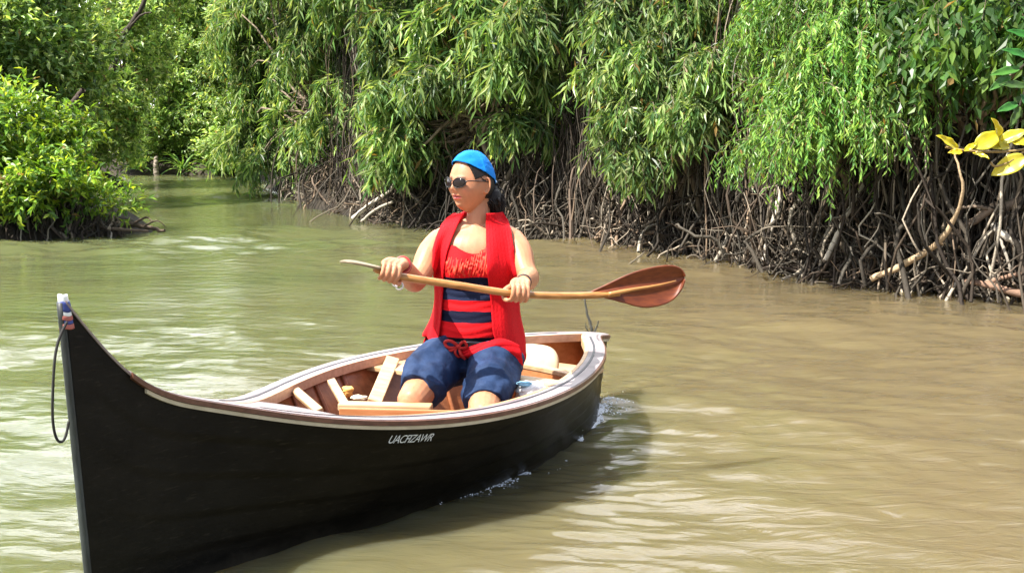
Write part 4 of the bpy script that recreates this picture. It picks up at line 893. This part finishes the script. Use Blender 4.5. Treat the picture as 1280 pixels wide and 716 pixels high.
# arms
elR = at(519, 352, 4.47); wrR = shaft(493) + np.array([.022, .085, .030])
elL = at(661, 346, 4.50); wrL = shaft(651) + np.array([.010, .080, .034])
body.limb([shR, lerp(shR, elR, .35) + [-.008, 0, .004], lerp(shR, elR, .7), elR], [.056, .054, .047, .042]); 
body.limb([elR, lerp(elR, wrR, .3) + [0, 0, -.008], lerp(elR, wrR, .7), wrR], [.042, .043, .033, .0255])
body.limb([shL, lerp(shL, elL, .35) + [.008, 0, .002], lerp(shL, elL, .7), elL], [.055, .053, .046, .041])
body.limb([elL, lerp(elL, wrL, .3) + [0, 0, -.006], lerp(elL, wrL, .7), wrL], [.042, .043, .034, .0255])
def hand(px, wrist, thumb_dir, tilt=0.):
    c = shaft(px); a = unit(shaft(px + 12) - shaft(px - 12)); up = unit(np.array([0, .12, 1.]) - a * a[2]); fd = unit(np.cross(a, up)); 
    if fd[1] > 0: fd = -fd
    up = np.cross(fd, a) if np.cross(fd, a)[2] > 0 else -np.cross(fd, a)
    P = lambda u_, f_, k_: c + up * u_ + fd * f_ + a * k_
    s = thumb_dir                        # +1: thumb lies towards +a
    ks = [s * .030, s * .0105, -s * .0095, -s * .028]; ln = [1., 1.08, 1.02, .86]; rr = [.0086, .0088, .0084, .0075]
    # palm from the wrist over the shaft to the knuckles
    for k_, q in zip(ks, ln):
        body.limb([wrist + a * k_ * .45, lerp(wrist, P(.034, .004, k_), .6) + up * .006 + a * k_ * .2, P(.033, .010, k_ * .98)], [.017, .0155, .0115], 12)
    for k_, q, r_ in zip(ks, ln, rr):
        body.limb([P(.031, .012, k_), P(.0255 , .027 * q, k_), P(.004, .0335 * q, k_ * 1.02)], [r_ * 1.10, r_ * 1.08, r_], 12, n=10)
        body.limb([P(.004, .0335 * q, k_ * 1.02), P(-.010, .029, k_ * 1.02), P(-.0235 * q, .014, k_)], [r_, r_ * .97, r_ * .92], 12, n=10)
        body.limb([P(-.0235 * q, .014, k_), P(-.0255, .002, k_ * .97), P(-.0215, -.008, k_ * .95)], [r_ * .92, r_ * .88, r_ * .75], 12, n=8)
    # thumb leaves the side of the palm and closes under the shaft
    body.limb([lerp(wrist, P(.02, -.01, s * .03), .35) + a * s * .006, P(.012, -.030, s * .040), P(-.006, -.020, s * .050)], [.0150, .0125, .0108], 12, n=12)
    body.limb([P(-.006, -.020, s * .050), P(-.022, -.006, s * .050), P(-.026, .014, s * .044)], [.0108, .0098, .0080], 12, n=12)
hand(485, wrR, 1); hand(648, wrL, -1)
# legs: hip, knee, ankle, foot
hpR = at(566, 442, YT); knR = at(515, 489, 4.22); anR = np.array([knR[0] + .01, 4.36, .12]); hpL = at(620, 442, YT); knL = at(604, 506, 4.14); anL = np.array([knL[0] - .07, 4.42, .12])
for hp, kn, an in ((hpR, knR, anR), (hpL, knL, anL)):
    kz = kn + [0, .01, -.035]
    body.limb([hp, lerp(hp, kz, .5) + [0, 0, .01], kz], [.090, .080, .058]); body.limb([kz, lerp(kz, an, .35) + [0, .03, 0], an], [.057, .052, .036]); body.ell(kz + [0, -.022, .008], (.040, .034, .042))
    body.limb([an, an + [-.01, -.05, -.03], an + [-.04, -.12, -.045]], [.034, .030, .020])
bm = remesh('body', body, .0030, 2, .5)
skin = M('skin', (.62, .36, .25), .48, .4); b_ = skin.node_tree.nodes['Principled BSDF']
b_.inputs['Subsurface Weight'].default_value = .22; b_.inputs['Subsurface Radius'].default_value = (.012, .005, .003); b_.inputs['Subsurface Scale'].default_value = .6
at_ = nd(skin, 'ShaderNodeAttribute', attribute_name='col'); n1 = nd(skin, 'ShaderNodeTexNoise', _Scale=22.0, _Detail=4.0)
mr = nd(skin, 'ShaderNodeMapRange'); mr.inputs[3].default_value = .74; mr.inputs[4].default_value = 1.26; lk(skin, n1.outputs[0], mr.inputs[0])
mx = nd(skin, 'ShaderNodeMix', data_type='RGBA', blend_type='MULTIPLY'); mx.inputs[0].default_value = 1; lk(skin, at_.outputs['Color'], mx.inputs[6]); lk(skin, mr.outputs[0], mx.inputs[7]); lk(skin, mx.outputs[2], b_.inputs['Base Color'])
n3 = nd(skin, 'ShaderNodeTexNoise', _Scale=160.0, _Detail=3.0); bp = nd(skin, 'ShaderNodeBump', _Strength=.12, _Distance=.003); lk(skin, n3.outputs[0], bp.inputs['Height']); lk(skin, bp.outputs[0], b_.inputs['Normal'])
V = co(bm); L = (V - hc) @ HAX.T; c = np.tile([.46, .205, .108], (len(V), 1))
def blend(c, w, k): return c * (1 - w[:, None]) + np.array(k) * w[:, None]
hd = np.exp(-(np.linalg.norm(L, axis=1) / .13)**6)
fr = (L[:, 0] > .045)
gau = lambda l0, u0, sl_, su: np.exp(-((L[:, 1] - l0) / sl_)**2 - ((L[:, 2] - u0) / su)**2) * fr
c = blend(c, .35 * (gau(.045, -.025, .02, .02) + gau(-.045, -.025, .02, .02)), (.62, .24, .17))
lip = ((np.abs(L[:, 2] + .054) < .0105 - np.abs(L[:, 1]) * .28) & fr & (np.abs(L[:, 1]) < .026)).astype(float); c = blend(c, lip * .95, (.42, .08, .08))
c = blend(c, np.clip(gau(0, -.0537, .022, .0018) * 1.3, 0, 1), (.10, .03, .03))
brow = np.clip(2.2 * (np.exp(-((L[:, 2] - .024 + np.abs(np.abs(L[:, 1]) - .03) * .12) / .0035)**2) * (np.abs(np.abs(L[:, 1]) - .030) < .018)) * fr, 0, 1); c = blend(c, brow * .75, (.06, .035, .025))
a = bm.attributes.new('col', 'FLOAT_COLOR', 'POINT'); a.data.foreach_set('color', np.c_[c, np.ones(len(c))].astype(np.float32).ravel())
bake_parent(obj('body', bm, skin), person)
def pp(name, me, mat, parent=None):
    o = obj(name, me, mat)
    if parent is None: return bake_parent(o, person)
    o.parent = parent; return o
# nails on the knuckle side are too small; a ring and wrist bands
# hair under the cap, then a pony tail
hairm = noisy('dark_hair', (.005, .0035, .003), (.014, .008, .006), 30, .55, .3, bump=.5, stretch=(1, 1, .2), bd=.004)
X = head_surf(.0055, False, 240, 190); lf, ll, lu = X[..., 0], X[..., 1], X[..., 2]
def submesh(name, X, keep, th=.004):
    V, F = grid(hw(X), closed=True); Q = F[0]; kq = keep.ravel()[Q].all(1); me = mesh_np(name, V, [Q[kq]], True)
    import bmesh
    bmm = bmesh.new(); bmm.from_mesh(me); bmesh.ops.delete(bmm, geom=[v for v in bmm.verts if not v.link_faces], context='VERTS'); bmm.to_mesh(me); bmm.free()
    return evalmods(name, me, [('SOLIDIFY', dict(thickness=th, offset=-1)), ])
hair_keep = ((lf < .050 + .25 * (lu - .03)) & (lu > .026 - .35 * (lf - .02) ) ) | ((lf < -.022) & (lu > -.06)) 
hair = pp('hair', submesh('hair', X, hair_keep, .006), hairm)
S = Soup(); r = np.random.default_rng(5)
tail0 = hw(np.array([-.082, .012, -.005]))
S.limb([tail0, hw(np.array([-.090, .030, -.045])), at(617, 250, YT + .02), at(621, 269, YT + .02)], [.028, .036, .034, .018], 16)
for i in range(150):
    q = r.normal(size=3) * [.018, .016, .014]
    e = at(622, 268, YT + .02) + r.normal(size=3) * [.014, .014, .020]; m1 = hw(np.array([-.100, .018, -.045])) + r.normal(size=3) * .017; m2 = at(617, 250, YT + .02) + r.normal(size=3) * [.020, .020, .01]
    S.limb([tail0 + q, m1, m2, e], [.0022, .003, .003, .0008], 5, n=12)
for i in range(70):                      # strands gathered from the nape and temple to the tie
    l0 = r.uniform(-.05, .085); s0 = hw(np.array([r.uniform(-.03, .0) - .0, np.sign(l0) * .074, r.uniform(.01, .035)])) if i % 3 == 0 else hw(np.array([r.uniform(-.07, -.035), r.uniform(.03, .062), r.uniform(-.062, -.01)]))
    S.limb([s0, lerp(s0, tail0, .5) + LT * .008, tail0], [.0022, .0028, .0025], 5, n=8)
for i in range(26):                      # wisps at the temple in front of the ear
    s0 = hw(np.array([r.uniform(.0, .040), .070, r.uniform(.022, .040)])); S.limb([s0, s0 + FW * -.012 + UPv * -.010 + LT * .003, hw(np.array([-.006, .079, .018 - r.uniform(0, .012)]))], [.0008, .001, .0005], 4, n=7)
pp('pony_tail', S.mesh('tail'), hairm, hair)
# cap
capm = noisy('blue_cap_cloth', (.0, .13, .50), (.008, .21, .66), 14, .8, .2, bump=.5, bscale=90, bd=.004)
X = head_surf(.0105, False, 240, 190); X[..., :] *= np.array([1.03, 1.0, 1.03]); nf = X[..., 0] * -.50 + X[..., 2] * 1.0
X = X * (1 + .012 * blob_noise(X * [1, 1, 2.2], 14, 70, 2))[..., None]
cap = pp('cap', submesh('cap', X, nf > .047 - .0 * X[..., 1], .003), capm)
E_ = X[(nf > .047) & (nf < .0505)]; 
S = Soup(); S.ell(hw(np.array([-.104, .012, .012])), (.012, .009, .010)); S.limb([hw(np.array([-.106, .014, .01])), hw(np.array([-.122, .016, .004]))], [.005, .007], 8, n=5); pp('cap_knot', S.mesh('knot'), M('knot_cloth', (.45, .62, .80), .6), cap)
# sunglasses
glm = M('dark_lens', (.010, .005, .005), .08, .35); frm = M('glasses_frame', (.012, .009, .010), .4)
gl_root = None
for sgn in (1, -1):
    th = np.linspace(0, 2 * np.pi, 28, endpoint=False); rings = []
    for q in (0.02, .35, .7, 1.):
        l_ = sgn * .0335 + .0290 * q * np.cos(th); u_ = .003 + .0195 * q * np.sin(th) * (1 - .12 * sgn * np.cos(th)) + .0025 * sgn * np.cos(th) * q
        f_ = .104 - 4.8 * (l_)**2 - 3.0 * (u_)**2; rings.append(np.stack([f_, l_, u_], 1))
    R3 = np.array(rings); V, F = grid(hw(R3), closed=True); ln_ = evalmods('lens', mesh_np('lens', V, [F[0], F[1]], True), [('SOLIDIFY', dict(thickness=.0018))])
    if gl_root is None: gl_root = pp('sunglasses', ln_, glm)
    else: pp('lens', ln_, glm, gl_root)
    P = np.r_[R3[-1], R3[-1][:2]]; V, F = tubes(hw(P)[None], np.full((1, len(P)), .0016), 6); pp('rim', mesh_np('rim', V, F, True), frm, gl_root)
    P = curve([(.104 - 4.8 * .060**2, sgn * .0600, .009), (.072, sgn * .0735, .012), (.03, sgn * .082, .011), (-.012, sgn * .0835, .008), (-.028, sgn * .078, -.006)], 24)
    Vt, Ft = tubes(hw(P)[None], np.linspace(.0026, .0016, 24)[None], 6); pp('temple_arm', mesh_np('arm', Vt, Ft, True), frm, gl_root)
P = curve([(.102, -.007, .007), (.106, 0, .010), (.102, .007, .007)], 10); V, F = tubes(hw(P)[None], np.full((1, 10), .0016), 6); pp('bridge', mesh_np('bridge', V, F, True), frm, gl_root)

# ---- clothes (laid on the body surface)
from mathutils.bvhtree import BVHTree
BV = BVHTree.FromPolygons([tuple(v) for v in co(bm)], [tuple(p.vertices) for p in bm.polygons])
ARC = cz(428)
def front(x, z, off):
    """front of the torso at (x, z), off metres clear of the skin"""
    x = float(x); z = float(z); y0 = float(torso_front(np.array(x), np.array(z), off))
    if z < ARC: return y0
    hit = BV.ray_cast(Vector((x, YT - .235, z)), Vector((0, 1, 0)), .40)
    return min(y0, hit[0].y - off) if hit[0] is not None and hit[0].y > YT - .225 else y0
redm = noisy('red_crinkled_cloth', (.42, .002, .006), (.58, .006, .012), 9, .75, .15, bump=.4, stretch=(30, 30, 12), bscale=5.5, bd=.006)
# tank top with navy and red stripes
zt = lambda py: cz(py)
top = []
pys = np.linspace(312, 446, 60); nu = 72
for py in pys:
    z = cz(py); row = []
    o = np.argsort(rows[:, 0]); cx_, cy_, a_, b__ = [np.interp(z, rows[o, 0], rows[o, j]) for j in range(1, 5)]
    for t in np.linspace(0, 2 * np.pi, nu, endpoint=False):
        cc, s_n = math.cos(t), math.sin(t); x = cx_ + (a_ + .003) * (1 - .10 * np.clip((332 - py) / 14, 0, 1)) * np.sign(cc) * abs(cc)**.95
        zz_ = z
        if s_n < 0:                       # front: scooped neckline rises to the sides
            k_ = np.clip((330 - py) / 18, 0, 1); zz_ = z + k_ * (.030 * min(1, abs((x - cx_) / .08))**2 - .004)
            y = front(x, zz_, .005)
            y += .0022 * math.sin(z * 210 + 2 * math.sin(x * 24)) * (1 if py > 345 else 0)
        else: y = torso_front(np.array(x), np.array(z), .008, True)
        row.append((x, float(y), zz_))
    top.append(row)
V, F = grid(np.array(top), closed=True, cap=False)
topm = M('striped_knit', (.7, .02, .02), .8, .12); bT = topm.node_tree.nodes['Principled BSDF']
tc = nd(topm, 'ShaderNodeTexCoord'); sp = nd(topm, 'ShaderNodeSeparateXYZ'); lk(topm, tc.outputs['Object'], sp.inputs[0])
nz = nd(topm, 'ShaderNodeTexNoise', _Scale=14.0, _Detail=3.0); lk(topm, tc.outputs['Object'], nz.inputs['Vector'])
ma = nd(topm, 'ShaderNodeMath', operation='MULTIPLY_ADD'); ma.inputs[1].default_value = .012; lk(topm, nz.outputs[0], ma.inputs[0]); lk(topm, sp.outputs[2], ma.inputs[2])
z_lo, z_hi = cz(450), cz(300); mr = nd(topm, 'ShaderNodeMapRange'); mr.inputs[1].default_value = z_lo + .006; mr.inputs[2].default_value = z_hi + .006; lk(topm, ma.outputs[0], mr.inputs[0])
rp = nd(topm, 'ShaderNodeValToRGB'); rp.color_ramp.interpolation = 'CONSTANT'; lk(topm, mr.outputs[0], rp.inputs[0]); lk(topm, rp.outputs[0], bT.inputs['Base Color'])
def tz(py): return (cz(py) - z_lo) / (z_hi - z_lo)
RED, NAVY, NAV2, BLK = (.60, .008, .012), (.005, .006, .020), (.013, .019, .048), (.004, .004, .008)
seq = [(450, BLK), (414, RED), (396, NAVY), (383, RED), (370, NAV2), (358, NAVY), (341, RED)]
el = rp.color_ramp.elements; el[0].position = 0; el[0].color = (*BLK, 1); el[1].position = tz(414); el[1].color = (*RED, 1)
for py, cl in seq[2:]: e = el.new(tz(py)); e.color = (*cl, 1)
n2 = nd(topm, 'ShaderNodeTexNoise', _Scale=60.0, _Detail=4.0); bp = nd(topm, 'ShaderNodeBump', _Strength=.4, _Distance=.004); lk(topm, n2.outputs[0], bp.inputs['Height']); lk(topm, bp.outputs[0], bT.inputs['Normal'])
tank = pp('striped_top', evalmods('top', mesh_np('top', V, F, True), [('SOLIDIFY', dict(thickness=.004, offset=1))]), topm)
# ruffle over the bust
ruf = []
for k_ in np.linspace(0, 1, 16):
    line = []
    for x_ in np.linspace(-1, 1, 90):
        px_ = 583 + x_ * 26; py0 = 319 - 15 * max(0, x_)**1.3 - 3 * max(0, -x_); py_ = py0 + k_ * (339 - py0)
        z = cz(py_); x = at(px_, py_, YT - .13)[0]; y = front(x, z, .008) - .0035 * math.sin(x_ * 27 + 4 * math.sin(k_ * 5 + x_ * 3) + 2 * math.sin(k_ * 9)) - .0025 * math.sin(x_ * 51 + k_ * 11) - .004 * math.sin(k_ * 3.14)
        line.append((x, y, z + .003 * math.sin(x_ * 27 + 1)))
    ruf.append(line)
V, F = grid(np.array(ruf)); pp('ruffle', evalmods('ruffle', mesh_np('ruffle', V, F, True), [('SOLIDIFY', dict(thickness=.003))]), noisy('ruffle_cloth', (.45, .010, .008), (.72, .07, .03), 26, .6, .3, bump=.6, bscale=50, bd=.006), tank)
# open vest: two front panels and a back
def panel(inner, outer, seed, sgn):
    inner = curve(np.array(inner, float), 60); outer = curve(np.array(outer, float), 60); X = []
    for i in range(60):
        (xi, yi), (xo, yo) = inner[i], outer[i]; row = []
        for k_ in np.linspace(0, 1, 30):
            px_, py_ = xi + (xo - xi) * min(k_ / .8, 1), yi + (yo - yi) * min(k_ / .8, 1)
            P = at(px_, py_, YT - .12); z = P[2]; x = P[0]
            y = 0.
            fl = np.clip((py_ - 385) / 60, 0, 1)
            y = front(x, z, .015) - .030 * fl
            if py_ < 282: y = min(y, YT + .02) - .004
            if k_ > .8: q = (k_ - .8) / .2; y = y + (YT + .03 - y) * q * (1 if py_ > 318 else .0) ; x += sgn * .004 * q
            pl = .0032 * math.sin(k_ * 38 + .8 * math.sin(i * .13)) * min(1, i / 8) + .007 * fl * math.sin(k_ * 15 + seed) + .0020 * math.sin(k_ * 62 + .5 * math.sin(i * .3))
            row.append((x, y - pl, z))
        X.append(row)
    X = np.array(X); Y_ = X[..., 1]           # the cloth bridges small hollows of the body
    for _ in range(10):
        Ys = Y_.copy(); Ys[1:-1, 1:-1] = (Y_[:-2, 1:-1] + Y_[2:, 1:-1] + Y_[1:-1, :-2] + Y_[1:-1, 2:]) / 4; Ys[1:-1, 0] = (Y_[:-2, 0] + Y_[2:, 0] + 2 * Y_[1:-1, 1]) / 4; Y_ = np.minimum(Ys, Y_ + .002) if _ < 6 else Ys
    pl2 = np.array([[.0008 * math.sin(k_ * 62 + 1.5 * math.sin(i * .13)) + .0045 * math.sin(k_ * 9 + .06 * i + 1.6 * math.sin(i * .11 + seed)) * min(1, i / 20) for k_ in np.linspace(0, 1, 30)] for i in range(60)])
    X[..., 1] = Y_ - .003 - pl2
    V, F = grid(X); return V, F
pr_in = [(579, 268), (569, 288), (559, 315), (555, 340), (553, 370), (551, 400), (548, 428)]
pr_out = [(567, 270), (552, 283), (542, 312), (541, 345), (542, 375), (538, 402), (526, 426)]
pl_in = [(607, 268), (607, 288), (608, 315), (610, 345), (613, 375), (615, 402), (620, 424), (640, 446)]
pl_out = [(626, 268), (635, 283), (641, 312), (646, 345), (648, 372), (649, 400), (655, 428), (656, 458)]
vest = None
for a_, b2, sd, sg_ in ((pr_in, pr_out, 1, -1), (pl_in, pl_out, 4, 1)):
    V, F = panel(a_, b2, sd, sg_); me = evalmods('vest', mesh_np('vest', V, F, True), [('SOLIDIFY', dict(thickness=.006, offset=0)), ('SUBSURF', dict(levels=1))])
    vest = pp('vest_panel', me, redm)
X = []
for py in np.linspace(286, 452, 40):     # back and sides
    z = cz(py); o = np.argsort(rows[:, 0]); cx_, cy_, a_, b__ = [np.interp(z, rows[o, 0], rows[o, j]) for j in range(1, 5)]; fl = np.clip((py - 385) / 60, 0, 1)
    aa = (a_ + .012 + .024 * fl) * (1. if py > 318 else .80); X.append([(cx_ + aa * math.cos(t), YT + .02 + (b__ + .016 + .02 * fl) * math.sin(t) + .004 * math.sin(t * 19), z) for t in np.linspace(-.12, math.pi + .12, 60)])
V, F = grid(np.array(X)); pp('vest_back', evalmods('vb', mesh_np('vb', V, F, True), [('SOLIDIFY', dict(thickness=.006))]), redm)
# collar band round the neck
V, F = tubes(curve([at(573, 277, YT - .03), at(580, 268, YT + .03), at(600, 264, YT + .075), at(620, 267, YT + .04), at(622, 276, YT - .02)], 40)[None], np.full((1, 40), .012), 10, caps=True); pp('vest_collar', mesh_np('collar', V, F, True), redm)
# low red sash on her left and the tied bow
X = []
for i, (a_, b2) in enumerate(zip(curve([(574, 440), (600, 430), (625, 424), (650, 432)], 30), curve([(574, 446), (600, 446), (625, 444), (654, 456)], 30))):
    X.append([at(*(a_ + (b2 - a_) * k_), YT - .165 - .02 * math.sin(k_ * 3.14) - .03 * math.sin(math.pi * i / 29)) + [0, .004 * math.sin(k_ * 14 + i * .4), 0] for k_ in np.linspace(0, 1, 12)])
V, F = grid(np.array(X)); pp('sash', evalmods('sash', mesh_np('sash', V, F, True), [('SOLIDIFY', dict(thickness=.005))]), redm)
S = Soup(); Yk = YT - .19
for pts, rr in [([(572, 432), (563, 426), (556, 428), (560, 434), (571, 434)], .0065), ([(574, 432), (580, 427), (583, 433), (576, 435)], .006), ([(571, 434), (564, 438), (557, 437)], .006), ([(574, 435), (576, 442), (581, 448)], .006), ([(571, 435), (569, 441), (573, 446)], .005)]:
    S.limb([at(*p, Yk - .01 * (i % 2)) for i, p in enumerate(pts)], [rr] * len(pts), 8, n=22)
S.ell(at(573, 433, Yk - .008), (.010, .008, .009)); pp('tied_bow', S.mesh('bow'), M('bow_cloth', (.40, .012, .008), .8))
X = []
for py in np.linspace(417, 434, 8): X.append([(float(x), float(torso_front(np.array(x), np.array(cz(py)), .022)) - .012 + .003 * math.sin(x * 60 + py), cz(py)) for x in np.linspace(at(551, py, YT)[0], at(640, py, YT)[0], 40)])
V, F = grid(np.array(X)); pp('waist_strap', evalmods('strap', mesh_np('strap', V, F, True), [('SOLIDIFY', dict(thickness=.006))]), M('black_webbing', (.010, .010, .016), .35))
# denim shorts
S = Soup()
S.slices([(cz(466), at(592, 466, YT)[0], YT, .172, .128), (cz(452), at(592, 452, YT)[0], YT - .01, .196, .150), (cz(432), at(592, 432, YT)[0], YT, .186, .142)])
for hp, kn, sg_ in ((hpR, knR, -1), (hpL, knL, 1)):
    kz = kn + [0, .01, -.035]; d = unit(kz - hp); e = kz - d * .09 + [0, 0, .014]
    S.limb([hp + [0, .02, -.01], lerp(hp, e, .5) + [sg_ * .004, 0, .012], e - d * .0 + [0, 0, -.004]], [.112, .108, .090], 28)
me = remesh('shorts', S, .007, 3)
V = co(me); N_ = nrm(me)
for hp, kn in ((hpR, knR), (hpL, knL)):  # flat open hem: press the rounded end back to the hem plane
    kz = kn + [0, .01, -.035]; d = unit(kz - hp); d = unit(d + [0, -.15, -.25]); pl_ = (V - (kz - d * .058)) @ d; near_ = np.linalg.norm(V - kz, axis=1) < .18
    V = V - np.where(near_ & (pl_ > 0), pl_, 0)[:, None] * d
V += N_ * (.0048 * np.sin(blob_noise(V, 2, 22) * 5 + V[:, 2] * 40) + .015 * (1 - np.abs(blob_noise(V * [1, .55, 1.5], 3, 17, 2)) * 1.6)**3 - .004 + .004 * blob_noise(V * [1, .6, 1.4], 13, 30, 2))[:, None]
setco(me, V)
denim = noisy('navy_denim', (.0045, .0145, .048), (.017, .040, .105), 14, .75, .25, bump=.6, bscale=70, bd=.004)
shorts = pp('shorts', me, denim)
# beads and wrist band
bd = M('red_beads', (.30, .02, .02), .4); cwr = lerp(wrR, shaft(493), .30)
ax1 = unit(wrR - elR)
for k_, (off, rr, m_) in enumerate([(.012, .0050, bd), (.002, .0042, M('pink_beads', (.55, .22, .20), .4)), (-.010, .0050, bd)]):
    c0 = wrR - ax1 * (.004 + off); u1 = unit(np.cross(ax1, [0, 0, 1.])); u2 = np.cross(u1, ax1); th = np.linspace(0, 2 * np.pi, 33); P = c0 + .0285 * (np.cos(th)[:, None] * u1 + np.sin(th)[:, None] * u2) + [0, 0, -.003]
    V, F = tubes(P[None], (rr * (1 + .25 * np.sin(th * 16)))[None], 8); pp('bracelet', mesh_np('bracelet', V, F, True), m_)
c0 = wrR + [-.020, -.05, -.062]; th = np.linspace(0, 2 * np.pi, 29)
for q in (0, .012): 
    P = c0 + np.stack([.013 * np.cos(th) + q, .004 * np.sin(th), .013 * np.sin(th) - q], 1); V, F = tubes(P[None], np.full((1, 29), .0028), 8); pp('ring_charm', mesh_np('charm', V, F, True), M('silver', (.6, .6, .65), .3, Metallic=.8))
V, F = tubes(np.stack([lerp(wrR + [-.012, -.02, -.025], c0 + [0, 0, .013], t) for t in np.linspace(0, 1, 6)])[None], np.full((1, 6), .003), 6, caps=True); pp('charm_cord', mesh_np('cc', V, F, True), bd)
ax1 = unit(wrL - elL); c0 = wrL - ax1 * .006; u1 = unit(np.cross(ax1, [0, 0, 1.])); u2 = np.cross(u1, ax1); th = np.linspace(0, 2 * np.pi, 33); P = c0 + .0275 * (np.cos(th)[:, None] * u1 + np.sin(th)[:, None] * u2)
V, F = tubes(P[None], np.full((1, 33), .004), 8); pp('wrist_strap', mesh_np('ws', V, F, True), M('black_strap', (.012, .012, .014), .5))

# ---------------------------------------------------------------- foam where the hull pushes the water
r = np.random.default_rng(9); S = Soup()
ico_t = np.linspace(0, 2 * np.pi, 7, endpoint=False)
def drop(c, rad, flat):
    top_ = [c + np.array([0, 0, rad * flat])] ; ring1 = [c + np.array([rad * .7 * math.cos(t), rad * .7 * math.sin(t), rad * flat * .6]) for t in ico_t]; ring2 = [c + np.array([rad * math.cos(t), rad * math.sin(t), -rad * flat * .3]) for t in ico_t]
    V = np.array(top_ + ring1 + ring2); F3 = [(0, 1 + i, 1 + (i + 1) % 7) for i in range(7)]; F4 = [(1 + i, 8 + i, 8 + (i + 1) % 7, 1 + (i + 1) % 7) for i in range(7)]
    S.add(V, [np.array(F3), np.array(F4)])
for i in range(3200):
    s0 = min(1., max(.38, r.normal(.84, .15))); p = hullp(np.array([s0]), np.array([0.]), 1)[0]; d = r.exponential(.014 + .07 * max(0, s0 - .72)); p[:2] += QX * (d + .002) + AX * r.normal() * .01
    if blob_noise(p[None, :2], 31, 14)[0] < .0: continue
    h = wave_h(p[None, :2])[0]; big = r.random() < .12
    drop(np.array([p[0], p[1], h + (r.exponential(.012) if big else .001)]), r.uniform(.0015, .0045) * (1 if not big else .6), .6 if not big else 1)
foam = obj('foam', S.mesh('foam'), M('foam', (.8, .82, .85), .35)); foam['kind'] = 'stuff'
